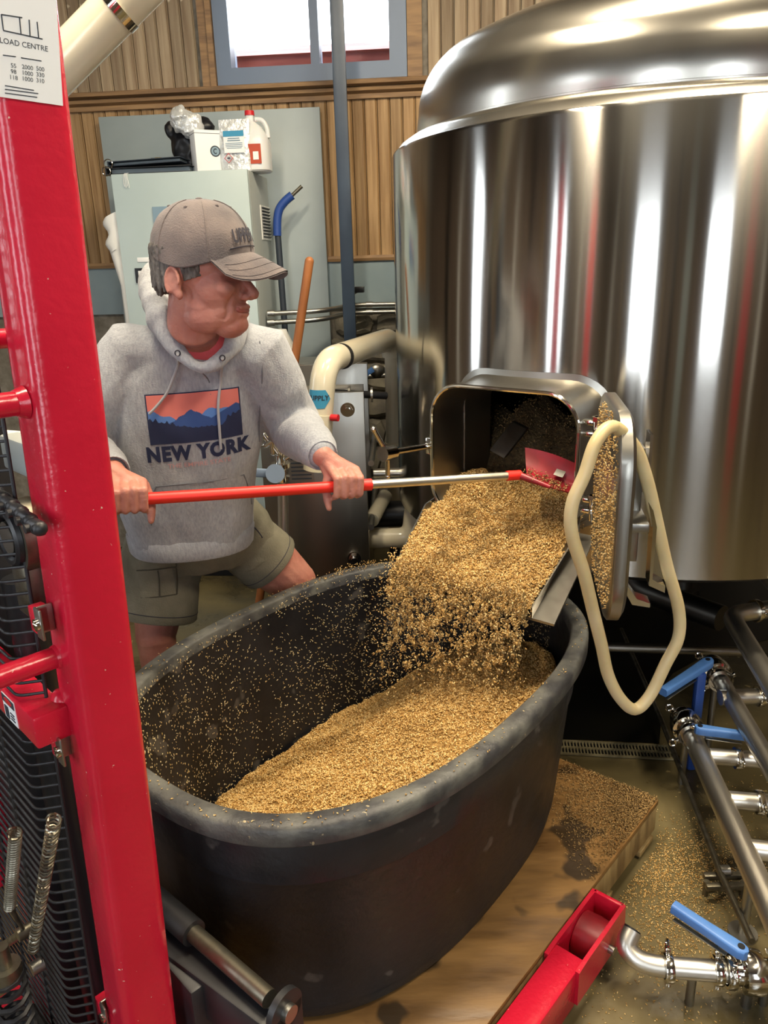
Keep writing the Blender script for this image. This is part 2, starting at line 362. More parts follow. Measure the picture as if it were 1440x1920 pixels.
def text_mesh(s, size, bold=0.0, sx=1.0):
    cu = bpy.data.curves.new('t', 'FONT'); cu.body = s; cu.size = size; cu.align_x = 'CENTER'; cu.align_y = 'CENTER'; cu.offset = bold; cu.space_character = 1.0+bold*50; cu.resolution_u = 3
    o = bpy.data.objects.new('t', cu); col.objects.link(o)
    dg = bpy.context.evaluated_depsgraph_get(); dg.update()
    me = bpy.data.meshes.new_from_object(o.evaluated_get(dg)); bpy.data.objects.remove(o)
    me.transform(Matrix.Diagonal((sx, 1, 1, 1)))
    return me
def text_on(name, s, size, c, ax, ay, m, parent, bold=0., sx=1.):     # flat lettering at c, reading along ax, up ay
    me = text_mesh(s, size, bold, sx); c = np.asarray(c, float)
    for v in me.vertices: v.co = Vector(c+np.asarray(ax)*v.co.x+np.asarray(ay)*v.co.y)
    return obj(name, me, m, parent, None)
def rrect(w, h, r, n=6):            # rounded rectangle outline, centred, in 2d
    pts = []
    for cx, cy, a0 in ((w/2-r, h/2-r, 0), (-w/2+r, h/2-r, 90), (-w/2+r, -h/2+r, 180), (w/2-r, -h/2+r, 270)):
        for k in range(n+1):
            a = math.radians(a0+90*k/n); pts.append((cx+r*math.cos(a), cy+r*math.sin(a)))
    return pts
def densify(pts, k=10):
    out = []
    for i in range(len(pts)):
        a, b = np.array(pts[i]), np.array(pts[(i+1) % len(pts)]); n = k if np.linalg.norm(b-a) > .08 else 1
        for j in range(n): out.append(tuple(a+(b-a)*j/n))
    return out
def smooth_path(P, k=8, closed=False):      # Catmull-Rom
    P = [np.asarray(p, float) for p in P]; n = len(P); out = []
    for i in range(n if closed else n-1):
        g = lambda j: P[j % n] if closed else P[min(max(j, 0), n-1)]
        a, b, c, d = g(i-1), g(i), g(i+1), g(i+2)
        for t in np.linspace(0, 1, k, endpoint=False):
            out.append(.5*(2*b+(c-a)*t+(2*a-5*b+4*c-d)*t*t+(3*b-a-3*c+d)*t**3))
    if not closed: out.append(P[-1])
    return out
def fillet(P, r, k=6):              # polyline with rounded corners
    P = [np.asarray(p, float) for p in P]; out = [P[0]]
    for i in range(1, len(P)-1):
        a = nrm(P[i-1]-P[i]); b = nrm(P[i+1]-P[i]); rr = min(r, np.linalg.norm(P[i-1]-P[i])*.48, np.linalg.norm(P[i+1]-P[i])*.48)
        s0 = P[i]+a*rr; s1 = P[i]+b*rr
        for t in np.linspace(0, 1, k+1): out.append((1-t)**2*s0+2*t*(1-t)*P[i]+t*t*s1)
    out.append(P[-1]); return out
# ================================================================== the room
def W(s, z, out=0.0): p = WP+WT*s+WN*out; return V(p[0], p[1], z)
WAX = (V(WT[0], WT[1], 0), V(-WN[0], -WN[1], 0), V(0, 0, 1))
def Wp(x, y, out=0.0):                 # the place on the back wall seen along a line of sight -> (s, z)
    d = ray(x, y); p0 = WP+WN*out; t = (p0@WN)/(d[:2]@WN); q = d*t+np.array([0, 0, H]); return float((q[:2]-WP)@WT), float(q[2])
fl = MB(); fl.box((0.3, 0.6, -0.05), (7.0, 8.2, .1)); floor_o = struct('floor', fl, M['concrete'])
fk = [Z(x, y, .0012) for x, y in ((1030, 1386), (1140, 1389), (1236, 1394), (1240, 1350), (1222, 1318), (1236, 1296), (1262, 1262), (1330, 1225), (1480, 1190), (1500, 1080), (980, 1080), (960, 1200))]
obj('black_floor_patch', MB().prism(fk, V(0, 0, .0008)), M['blackfloor'], floor_o)  # thin black sheet laid over the concrete below the tank
ce = MB(); ce.box((0.3, 0.6, ZC+.05), (7.2, 8.4, .1)); struct('ceiling', ce, M['ceil'])
def wall_with_holes(name, pos, lo, hi, holes, axis):
    mb = MB(); cuts = sorted(holes); cur = lo
    def bx(a0, a1, z0, z1):
        if a1-a0 < 1e-4 or z1-z0 < 1e-4: return
        if axis == 'y': mb.box((pos, (a0+a1)/2, (z0+z1)/2), (.12, a1-a0, z1-z0))
        else: mb.box(((a0+a1)/2, pos, (z0+z1)/2), (a1-a0, .12, z1-z0))
    for (c, w, z0, z1) in cuts:
        bx(cur, c-w/2, 0, ZC); bx(c-w/2, c+w/2, 0, z0); bx(c-w/2, c+w/2, z1, ZC); cur = c+w/2
    bx(cur, hi, 0, ZC); return struct(name, mb, M['roomwood'])
wall_with_holes('wall_left', XL-.06, YF, 4.7, WIN_LEFT, 'y')
wall_with_holes('wall_front', YF-.06, XL, XR, WIN_FRONT, 'x')
mb = MB(); mb.box((XR+.06, .7, ZC/2), (.12, 7.6, ZC)); struct('wall_right', mb, M['roomwood'])
wn = 0
def side_window(c, w, z0, z1, axis, pos):
    global wn; wn += 1
    def at(a, z, o=0): return V(pos+o, a, z) if axis == 'y' else V(a, pos+o, z)
    def sz(a, z, t): return (t, a, z) if axis == 'y' else (a, t, z)
    mb = MB()
    for a in (c-w/2+.02, c+w/2-.02): mb.box(at(a, (z0+z1)/2), sz(.04, z1-z0, .08))
    for z in (z0+.02, z1-.02, (z0+z1)/2): mb.box(at(c, z), sz(w-.08, .04, .08))
    f = struct('window_%d' % wn, mb, M['winframe'])
    for za, zb in ((z0+.04, (z0+z1)/2-.02), ((z0+z1)/2+.02, z1-.04)):
        obj('pane', MB().box(at(c, (za+zb)/2), sz(w-.08, zb-za, .006)), M['glass'], f)
for w_ in WIN_LEFT: side_window(*w_, 'y', XL-.06)
for w_ in WIN_FRONT: side_window(*w_, 'x', YF-.06)

# unseen vertical strips added behind the viewer to streak the tank's reflections
tn = 10
for (axis, a, w_, m_) in (('y', -1.35, .07, 'paper'), ('y', .35, .05, 'plyedge'), ('y', .75, .09, 'black'), ('y', 1.25, .04, 'paper'), ('y', 1.7, .14, 'column'), ('y', 3.1, .06, 'paper'), ('y', 3.6, .12, 'black'), ('x', -2.5, .12, 'paper'), ('x', -2.1, .05, 'plyedge'), ('x', -.45, .05, 'plyedge'), ('x', -.1, .1, 'black'), ('x', .35, .22, 'panel'), ('x', 2.1, .1, 'black'), ('x', 2.45, .3, 'red'), ('x', 3.0, .12, 'paper')):
    tn += 1; bmb = MB()
    if axis == 'y': bmb.box((XL+.03, a, ZC/2), (.06, w_, ZC))
    else: bmb.box((a, YF+.03, ZC/2), (w_, .06, ZC))
    struct('trim_%d' % tn, bmb, M[m_])
# ---- back wall with its window
sL, zS = Wp(412, 163); sR, _ = Wp(764, 150); zS0 = zS; zT = 3.45
mb = MB()
S0, S1 = -2.75, 4.0
def wbox(mb, s0, s1, z0, z1, o0, o1): mb.box(W((s0+s1)/2, (z0+z1)/2, (o0+o1)/2), (s1-s0, o1-o0, z1-z0), WAX)
wbox(mb, S0, sL, 0, ZC, -.12, 0); wbox(mb, sR, S1, 0, ZC, -.12, 0); wbox(mb, sL, sR, 0, zS0, -.12, 0); wbox(mb, sL, sR, zT, ZC, -.12, 0)
wall = struct('wall_back', mb, M['mortar'])
area('daylight_portal', tuple(W((sL+sR)/2, (zS0+zT)/2, -.1)), (WN[0], WN[1], 0), sR-sL, zT-zS0, 1, (1, 1, 1), True)
_, zTrimTop = Wp(300, 172); _, zTrimBot = Wp(300, 205); _, zW1 = Wp(690, 480); _, zW0 = Wp(690, 489); _, zPan0 = Wp(700, 577)
bw = .064
bm_up = {}
def board_mesh(h):
    k = round(h, 3)
    if k not in bm_up:
        m_ = MB(); w2 = bw-.003; pr = [(-w2/2, 0), (-w2/2, .012), (-w2/2+.004, .016), (w2/2-.009, .016), (w2/2-.006, .011), (w2/2-.003, .016), (w2/2, .012), (w2/2, 0)]
        ring = lambda z: [WAX[0]*a-WAX[1]*b+V(0, 0, z) for a, b in pr]
        m_.loft([ring(-h/2), ring(h/2)]); me = m_.mesh('board'); shade(me, 30); bm_up[k] = me
    return bm_up[k]
i = 0; s = -2.2; pl_s = Wp(190, 222, .03)[0]+.06
while s < 2.5:
    if s+bw/2 < sL-.06 or s-bw/2 > sR+.06:
        h = ZC-zTrimTop; me = board_mesh(h)
        if not me.materials: me.materials.append(M['board'])
        inst('board', me, wall, W(s, zTrimTop+h/2, 0))
    if s < .75:
        h = zTrimBot-zW1; me = board_mesh(h)
        if not me.materials: me.materials.append(M['board2'])
        inst('board', me, wall, W(s, zW1+h/2, 0))
    s += bw
# rails: moulded ledge, lower wainscot cap, painted panel, stones
def rail(name, z0, z1, prof, m, s0=-2.7, s1=2.6):
    mb = MB(); ring = lambda s: [W(s, z0+(z1-z0)*b, a) for a, b in prof]
    mb.loft([ring(s0), ring(s1)]); return struct(name, mb, m, 30)
rail('trim_1', zTrimBot, zTrimTop, [(0, 0), (.03, 0), (.032, .25), (.022, .3), (.045, .42), (.05, .6), (.04, .66), (.075, .74), (.08, .95), (.07, 1), (0, 1)], M['trimwood'])
rail('trim_2', zW0, zW1+.004, [(0, 0), (.03, 0), (.035, .5), (.03, 1), (0, 1)], M['trimwood'])
mb = MB(); wbox(mb, -2.7, 2.6, zPan0, zW0, 0, .018); struct('trim_3', mb, M['paintblue'])
zz = 0.3; row = 0
while zz < zPan0-.03:
    hh = random.uniform(.12, .19); hh = min(hh, zPan0-zz-.008); ss = -.95+random.uniform(0, .1)
    while ss < .55:
        ww = random.uniform(.13, .3); m_ = MB()
        isb = (-.27 < ss < -.12 and zz > 1.0)
        if isb: ww = .12
        n = 9; pts = [(math.copysign(abs(math.cos(t))**.6, math.cos(t))*ww*.49, math.copysign(abs(math.sin(t))**.6, math.sin(t))*hh*.48) for t in np.linspace(0, 2*math.pi, n, endpoint=False)]
        j = [(a+random.uniform(-.012, .012), b+random.uniform(-.01, .01)) for a, b in pts]
        R0 = [W(ss+ww/2+a, zz+hh/2+b, 0) for a, b in j]; R1 = [W(ss+ww/2+a*.95, zz+hh/2+b*.95, .025) for a, b in j]
        R2 = [W(ss+ww/2+a*.7, zz+hh/2+b*.7, .035+random.uniform(0, .015)) for a, b in j]
        m_.loft([R0, R1, R2], False, True); obj('brick' if isb else 'stone', m_, M['brick'] if isb else M['stone'], wall, 25)
        ss += ww+.012
    zz += hh+.01
# window: casing, frame, mullion, panes, and the roof seen outside
wf = MB()
wbox(wf, sL, sL+.075, zS0, zT, -.1, .03); wbox(wf, sR-.085, sR, zS0, zT, -.1, .03); wbox(wf, sL+.075, sR-.085, zS0, zS0+.075, -.1, .03); wbox(wf, sL+.075, sR-.085, zT-.08, zT, -.1, .03)
sm, _ = Wp(589, 60); wbox(wf, sm-.022, sm+.022, zS0+.075, zT-.08, -.09, .01)
win = struct('window_%d' % (wn+1), wf, M['winframe'])
for a0, a1 in ((sL+.075, sm-.022), (sm+.022, sR-.085)):
    pm = MB(); wbox(pm, a0, a1, zS0+.075, zT-.08, -.06, -.055); obj('pane', pm, M['glass'], win)
cs = MB(); wbox(cs, sL-.075, sL-.003, zS0-.02, zT+.1, 0, .035); wbox(cs, sL-.03, sL-.003, zS0-.02, zT+.1, .035, .05); struct('trim_4', cs, M['trimwood'])
cs = MB(); wbox(cs, sR+.003, sR+.075, zS0-.02, zT+.1, 0, .035); struct('trim_5', cs, M['trimwood'])
ro = MB(); _, zr1 = Wp(500, 88, -.5); wbox(ro, -1.6, 1.4, 1.6, zr1-.05, -.9, -.5); ro.prism([W(-1.6, zr1-.05, -.45), W(-1.6, zr1+.07, -.8), W(-1.6, zr1-.05, -.95)], V(WT[0], WT[1], 0)*3.0)
obj('neighbouring_roof', ro, M['outred'])['kind'] = 'structure'
mb = MB(); mb.box((.3, 14, -.3), (40, 19, .1)); obj('ground_outside', mb, M['concrete'])['kind'] = 'structure'

# ---- ceiling tube lamps
def tube_lamp(loc, yaw, label, power):
    t = thing('tube_lamp', label, 'lamp', loc, 'warm tube lamps hanging from the ceiling')
    ax = (V(math.cos(yaw), math.sin(yaw), 0), V(-math.sin(yaw), math.cos(yaw), 0), V(0, 0, 1)); L = V(*loc)
    hs = MB(); hs.prism([L+ax[0]*-.62+ax[1]*a+V(0, 0, b) for a, b in ((-.09, 0), (-.05, .06), (.05, .06), (.09, 0), (.08, 0), (.045, .05), (-.045, .05), (-.08, 0))], ax[0]*1.24)
    obj('housing', hs, M['white'], t)
    obj('tube', MB().cyl(L+ax[0]*-.58+V(0, 0, .02), L+ax[0]*.58+V(0, 0, .02), .014), M['tubelamp'], t)
    for k in (-.4, .4): obj('hanger', MB().cyl(L+ax[0]*k+V(0, 0, .06), L+ax[0]*k+V(0, 0, ZC-loc[2]), .004, seg=8), M['galv'], t)
    o = area('lamp_light', tuple(L+V(0, 0, -.005)), (0, 0, -1), 1.2, .16, power, (1, .86, .64)); o.rotation_euler = (0, 0, yaw)
tube_lamp((.75, 1.9, 3.7), .35, 'warm tube lamp hanging over the stainless tank front', 62)
tube_lamp((-.7, 1.2, 3.7), 1.2, 'warm tube lamp hanging over the red mast', 42)
tube_lamp((1.7, .2, 3.7), 1.1, 'warm tube lamp hanging over the pipe manifold', 42)

# ================================================================== mash tun
TC = V(1.0, 2.945, 0); TR = .936; TZ0 = .732; TZ1 = 1.978; TPR = .142
MO = V(.331, 2.10, 0); MN = nrm(MO-TC*V(1, 1, 0)); MT = V(-MN[1], MN[0], 0)
if MT[0] < 0: MT = -MT
def F(a, z, c=0.0): return MO+MT*a+MN*c+V(0, 0, z)
THM = math.atan2(MN[1], MN[0])
mz0, mz1, mw = .885, 1.285, .47
tun = thing('mash_tun', 'large brushed stainless brewing tank with domed lid and open grain-out hatch', 'tank', (TC[0], TC[1], 0))
def shell_rings(prof, hole=True):
    ha = math.asin(.222/TR)
    th = list(np.linspace(THM-ha, THM+ha, 13))+list(np.linspace(THM+ha, THM-ha+2*math.pi, 150)[1:-1])
    return th, [[TC+V(r*math.cos(t), r*math.sin(t), z) for t in th] for r, z in prof]
prof = [(TR, TZ0), (TR, mz0+.012), (TR, mz1-.012), (TR, TZ1-.012), (TR-.004, TZ1-.003), (TR-.012, TZ1)]
th, rings = shell_rings(prof); n = len(th); sb = MB(); fs = []
for i in range(len(rings)-1):
    for j in range(n):
        if i == 1 and j < 12: continue
        k = (j+1) % n; fs.append((i*n+j, i*n+k, (i+1)*n+k, (i+1)*n+j))
sb.add([p for r in rings for p in r], fs); obj('shell', sb, M['tank'], tun, 30)
zt = TZ1
obj('shoulder', MB().lathe([(TR-.012, zt), (TR-.03, zt+.022), (TR-.06, zt+.04), (TR-.095, zt+.05)], TC, seg=160), M['dome'], tun)
dz = zt+.05; rd = TR-.095
dp = [(rd, dz-.005), (rd+.004, dz+.03), (rd-.002, dz+.075)]
for k in range(1, 9): a = k/8*1.05; dp.append((rd-.20+.198*math.cos(a), dz+.075+.2*math.sin(a)))
r1, z1 = dp[-1]
for k in range(1, 13): q = 1-k/12; dp.append((r1*q, z1+.17*(1-q*q)))
dp[-1] = (.0005, dp[-1][1])
obj('dome', MB().lathe(dp, TC, seg=160), M['dome'], tun, 60)
ring = MB().lathe([(rd+.012, dz-.012), (rd+.014, dz), (rd, dz+.004)], TC, seg=120); obj('weld_bead', ring, M['dome'], tun)
obj('vent_pipe', MB().cyl(TC+V(-.33, -.05, dp[-1][1]-.1), TC+V(-.33, -.05, dp[-1][1]+.35), .05), M['steel'], tun)
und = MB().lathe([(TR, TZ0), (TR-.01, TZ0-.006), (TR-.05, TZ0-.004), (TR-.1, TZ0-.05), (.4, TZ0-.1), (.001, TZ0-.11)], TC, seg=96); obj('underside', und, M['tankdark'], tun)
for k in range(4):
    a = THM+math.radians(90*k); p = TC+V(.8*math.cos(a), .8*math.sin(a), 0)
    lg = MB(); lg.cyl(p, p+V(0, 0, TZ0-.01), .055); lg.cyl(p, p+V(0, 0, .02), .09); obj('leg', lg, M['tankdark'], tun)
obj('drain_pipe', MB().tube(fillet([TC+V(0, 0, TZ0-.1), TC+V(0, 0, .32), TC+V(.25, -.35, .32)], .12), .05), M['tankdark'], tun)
obj('cross_pipe', MB().cyl(A(1130, 1213, 2.35), A(1400, 1222, 2.35), .016), M['steelmatte'], tun)
# hatch tunnel: rounded frame from the shell out to the rim
ow, oh = mw, mz1-mz0; zc = (mz0+mz1)/2; OR = .1
def cs_at(a, off=0): return math.sqrt(max(.01, (TR+off)**2-a*a))-(TR+TPR)
o_in = densify(rrect(ow-.02, oh-.02, OR-.01, 8)); o_out = densify(rrect(ow, oh, OR, 8)); o_f1 = densify(rrect(ow+.02, oh+.02, OR+.01, 8)); o_f2 = densify(rrect(ow+.055, oh+.055, OR+.025, 8))
ft = MB()
R = [[F(a, zc+b, -.33) for a, b in o_in], [F(a, zc+b, -.004) for a, b in o_in], [F(a*1.01, zc+b*1.01, .002) for a, b in o_in], [F(a, zc+b, 0) for a, b in o_out],
     [F(a, zc+b, -.01) for a, b in o_out], [F(a, zc+b, max(-.09, cs_at(a)+.03)) for a, b in o_out], [F(a, zc+b, max(-.2, cs_at(a)+.006)) for a, b in o_f1], [F(a, zc+b, cs_at(a)+.002) for a, b in o_f2]]
ft.loft(R, False, False); fr = obj('hatch_frame', ft, M['steelmatte'], tun, 50)
o = obj('lip', MB().tube([F(a, zc+b, .001) for a, b in rrect(ow-.008, oh-.008, OR-.004, 8)], .006, 8, True), M['chrome'], fr)
# inside: dark floor of damp grain and the standing bed behind the hatch
ib = MB(); g = 40
vv = [];
for i in range(g+1):
    for j in range(g+1):
        a = -.42+.84*i/g; s_ = j/g; c = -.10-.5*s_
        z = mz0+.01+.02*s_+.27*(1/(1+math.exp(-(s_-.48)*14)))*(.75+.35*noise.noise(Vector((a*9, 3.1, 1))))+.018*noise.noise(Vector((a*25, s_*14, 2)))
        if abs(a) > .2: c = min(c, cs_at(a)-.04)
        vv.append(F(a, z, c))
ib.add(vv, [(i*(g+1)+j, (i+1)*(g+1)+j, (i+1)*(g+1)+j+1, i*(g+1)+j+1) for i in range(g) for j in range(g)])
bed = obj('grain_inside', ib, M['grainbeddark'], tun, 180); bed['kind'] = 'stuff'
pts = np.array(vv); pick = RNG.integers(0, len(pts), 5000); pg = pts[pick]+RNG.normal(scale=.009, size=(5000, 3))
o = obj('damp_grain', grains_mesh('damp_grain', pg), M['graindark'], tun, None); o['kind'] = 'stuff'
pad = MB(); ax_p = nrm(A(985, 790, 2.33)-A(915, 880, 2.25)); pad.bbox((A(985, 775, 2.35)+A(925, 872, 2.28))/2, (.12, .02, .055), (ax_p, MN, nrm(np.cross(ax_p, MN))), .003); obj('rake_paddle', pad, M['tankin'], tun)
# chute: sloping tray below the hatch
cl, cdz = .27, .105; hw = mw/2+.012
def CH(a, s_, up=0.0):
    if s_ < 0: a = min(.222, max(-.222, a))
    if a < 0: a = a*(1-.26*max(0, s_)/cl)
    return F(a, mz0-.012-cdz*s_/cl+up, s_)           # s_: distance out from the hatch
ch = MB()
ch.prism([CH(-hw, -.05), CH(-hw, cl), CH(-hw, cl, -.006), CH(-hw, -.05, -.006)], MT*2*hw); tray = obj('chute_tray', ch, M['steelmatte'], tun)
for sg in (-1, 1):
    sd = MB(); a = hw*sg
    sd.prism([CH(a, -.05, -.006), CH(a, cl, -.006), CH(a, cl, .028), CH(a, .02, .05), CH(a, -.05, .05)], MT*.004*sg); obj('chute_side', sd, M['steelmatte'], tun)
# hinge, door, clamp on the hatch
HP = F(.275, 1.08, -.01); DD = nrm(V(-.075, -.44, 0)); DNRM = V(-DD[1], DD[0], 0)     # along the open door; its outer face
if DNRM[0] < 0: DNRM = -DNRM
dw, dh = .45, .47; DC = HP+DD*(dw/2+.03); 
def D(a, b, c=0.0): return DC+DD*a+V(0, 0, b)+DNRM*c
door = MB(); R = [[D(a*.98, b*.98, -.004) for a, b in rrect(dw, dh, .12, 8)], [D(a, b, 0) for a, b in rrect(dw, dh, .12, 8)], [D(a, b, .022) for a, b in rrect(dw, dh, .12, 8)], [D(a*.95, b*.95, .03) for a, b in rrect(dw, dh, .12, 8)], [D(a*.5, b*.5, .036) for a, b in rrect(dw, dh, .12, 8)]]
door.loft(R); hd = obj('hatch_door', door, M['steelmatte'], tun, 50)
pd = RNG.uniform(-1, 1, (1600, 2)); pd = pd[(np.abs(pd[:, 0])**4+np.abs(pd[:, 1])**4) < 1]
o = obj('stuck_grain', grains_mesh('stuck_grain', [D(a*dw*.47, b*dh*.47, -.005) for a, b in pd], L=.004), M['grain'], hd, None); o['kind'] = 'stuff'
hb = MB(); hb.bbox(D(.03, .0, .045), (.3, .05, .02), (DD, DNRM, V(0, 0, 1)), .003); hb.bbox(D(.06, .02, .05), (.06, .03, .26), (DD, DNRM, V(0, 0, 1)), .003)
obj('door_bracket', hb, M['steelmatte'], hd)
lat = MB(); P0 = D(.09, .09, .07)
lat.prism([P0+V(0, 0, .1), P0+V(0, 0, -.02), P0+V(0, 0, -.1)+DNRM*.022, P0+V(0, 0, -.22)+DNRM*.022, P0+V(0, 0, -.235)+DNRM*.05, P0+V(0, 0, -.25)+DNRM*.05, P0+V(0, 0, -.235)+DNRM*.016, P0+V(0, 0, -.1)+DNRM*.014, P0+V(0, 0, -.02)-DNRM*.006, P0+V(0, 0, .1)-DNRM*.006], DD*.05)
obj('latch_bar', lat, M['chrome'], hd)
lat = MB(); P1 = D(.0, -.02, .05); lat.prism([P1, P1+V(0, 0, -.16), P1+V(0, 0, -.2)+DNRM*.03, P1+V(0, 0, -.21)+DNRM*.06, P1+V(0, 0, -.22)+DNRM*.06, P1+V(0, 0, -.215)+DNRM*.02, P1+V(0, 0, -.165)-DNRM*.008, P1-DNRM*.008], DD*.045); obj('latch_bar', lat, M['chrome'], hd)
for z in (1.21, 1.0):
    h1 = MB(); h1.bbox(F(.25, z, -.03), (.06, .03, .012), (MT, MN, V(0, 0, 1)), .002); h1.bbox(F(.25, z-.03, -.03), (.06, .03, .012), (MT, MN, V(0, 0, 1)), .002); h1.cyl(F(.275, z-.05, -.01), F(.275, z+.02, -.01), .009); h1.cyl(F(.275, z+.008, -.01), F(.275, z+.02, -.01), .015, seg=6)
    h1.bbox((F(.275, z-.015, -.01)+HP*0+D(-dw/2, z-1.08-.015))/2, (.05, .02, .014), (DD, DNRM, V(0, 0, 1)), .002); obj('hinge', h1, M['chrome'], tun)
# swing clamp with tee bar on the far jamb
c0 = F(-.245, 1.09, -.02); hub = A(726, 850, 2.12)
cl_ = MB(); cl_.bbox(c0, (.03, .03, .05), (MT, MN, V(0, 0, 1)), .003); cl_.cyl(c0+V(0, 0, -.03), c0+V(0, 0, .035), .008, seg=10); cl_.cyl(c0, hub, .0095); obj('clamp_rod', cl_, M['chrome'], tun)
kb = MB(); dr = nrm(hub-c0); kb.cyl(hub-dr*.03, hub+dr*.02, .019, .022); kb.cyl(hub, A(700, 805, 2.10), .007); kb.ball(A(700, 805, 2.10), .0085); kb.cyl(hub, A(727, 893, 2.13), .007); kb.ball(A(727, 893, 2.13), .0085); obj('tee_bar', kb, M['chrome'], tun)
# loose gasket hanging over the open door
gp = [(1150, 800, 1.50), (1118, 828, 1.47), (1096, 890, 1.46), (1073, 945, 1.455), (1072, 1000, 1.455), (1095, 1075, 1.46), (1113, 1150, 1.48), (1128, 1210, 1.50), (1140, 1265, 1.51), (1162, 1308, 1.52), (1190, 1330, 1.53), (1218, 1305, 1.54), (1248, 1245, 1.55), (1272, 1195, 1.555), (1272, 1140, 1.555), (1250, 1060, 1.555), (1233, 985, 1.55), (1213, 900, 1.54), (1190, 838, 1.53)]
gs = obj('door_gasket', MB().tube(smooth_path([A(*p) for p in gp], 6, True), .0135, 14, True), M['gasket'], None, 180, loc=A(1190, 1330, 1.53))
tag(gs, 'cream rubber gasket loop hanging loose over the open tank hatch door', 'gasket')

# ================================================================== platform and tub
ang = math.radians(48.7); PU = V(math.cos(ang), math.sin(ang), 0); PV = V(-PU[1], PU[0], 0)
pc = V(.759, 1.823, 0); PZ = .14
plat = thing('pallet', 'low wooden pallet topped with stained wet plywood carrying the black tub', 'pallet', tuple(pc-PU*.8+PV*.55))
def PL(a, b, z): return pc-PU*a+PV*b+V(0, 0, z)           # a back along the edge, b across
pax = (PU, PV, V(0, 0, 1)); plen, pwid = 1.44, 1.0
obj('plywood_top', MB().bbox(PL(plen/2, pwid/2, PZ-.008), (plen, pwid, .016), pax, .002), M['ply'], plat)
for b in (.02, pwid/2, pwid-.02):
    obj('stringer', MB().bbox(PL(plen/2, b, PZ-.016-.042), (plen-.01, .038, .083), pax, .003), M['plyedge'], plat)
for k in range(6): obj('bottom_board', MB().bbox(PL(.06+k*(plen-.12)/5, pwid/2, .018), (.09, pwid, .018), pax, .003), M['plyedge'], plat)
rim_z = .69; tang = math.radians(51.5); TU = V(math.cos(tang), math.sin(tang), 0); TV = V(-TU[1], TU[0], 0); TCN = V(-.049, 1.726, 0); TA, TB = .657, .465
def outl(inset, z, nseg=112, ex=2.55):
    out = []
    for k in range(nseg):
        t = 2*math.pi*k/nseg; c, s_ = math.cos(t), math.sin(t)
        out.append(TCN+TU*(TA-inset)*math.copysign(abs(c)**(2/ex), c)+TV*(TB-inset)*math.copysign(abs(s_)**(2/ex), s_)+V(0, 0, z))
    return out
tub = thing('stock_tub', 'big oblong black plastic tub half full of spent grain on the pallet', 'tub', tuple(TCN+V(0, 0, PZ)))
wl = [(.14, PZ+.03), (.105, PZ+.002), (.085, PZ+.002), (.072, PZ+.02), (.07, PZ+.05), (.0655, PZ+.052), (.036, rim_z-.16), (.03, rim_z-.152), (.026, rim_z-.045)]
body = MB().loft([outl(i, z) for i, z in [(.3, PZ+.002)]+wl[1:]]+[outl(.035, rim_z-.02), outl(.045, rim_z-.03), outl(.06, rim_z-.2), outl(.1, PZ+.06), outl(.14, PZ+.022), outl(.3, PZ+.02)], True, True)
obj('tub_body', body, M['hdpe'], tub, 35)
rimm = MB().loft([outl(.024, rim_z-.045), outl(.006, rim_z-.045), outl(0, rim_z-.038), outl(0, rim_z-.008), outl(.007, rim_z), outl(.038, rim_z), outl(.044, rim_z-.006), outl(.046, rim_z-.05)], False, False); obj('tub_rim', rimm, M['hdperim'], tub, 50)
# grain scattered on the tub's inner wall and rim
def inner_wall(t_idx, z):
    i = np.interp(z, [PZ+.06, rim_z-.2, rim_z-.03], [.1, .06, .045]); c, s_ = math.cos(t_idx), math.sin(t_idx); ex = 2.55
    return TCN+TU*(TA-i-.002)*math.copysign(abs(c)**(2/ex), c)+TV*(TB-i-.002)*math.copysign(abs(s_)**(2/ex), s_)+V(0, 0, z)
pp = []; pn = []
while len(pp) < 7500:
    t = random.uniform(-.5, 3.9); z = random.uniform(.2, rim_z-.01)
    if noise.noise(Vector((t*4, z*9, .3)))+.25+random.uniform(-.35, .35)+.6*max(0, .5-abs(t-1.0)) > 0: pp.append(inner_wall(t, z)); pn.append(nrm(TCN+V(0, 0, z)-pp[-1]))
o = obj('stuck_grain', grains_mesh('stuck_grain', pp, .0036, .0013, pn, 1.0), M['flecks'], tub, None); o['kind'] = 'stuff'
pp = []
for k in range(2600):
    t = random.uniform(0, 2*math.pi)
    dens = .12+.9*math.exp(-((t-.95)/.28)**2)+.5*math.exp(-(((t+math.pi) % (2*math.pi)-math.pi+.1)/.12)**2)
    if random.random() > dens: continue
    ins = random.uniform(.003, .044); c, s_ = math.cos(t), math.sin(t); ex = 2.55
    hgt = random.uniform(0, .025)*max(0, dens-.3)
    pp.append(TCN+TU*(TA-ins)*math.copysign(abs(c)**(2/ex), c)+TV*(TB-ins)*math.copysign(abs(s_)**(2/ex), s_)+V(0, 0, rim_z+.002+hgt))
o = obj('rim_grain', grains_mesh('rim_grain', pp, .0036, .0014), M['grain'], tub, None); o['kind'] = 'stuff'
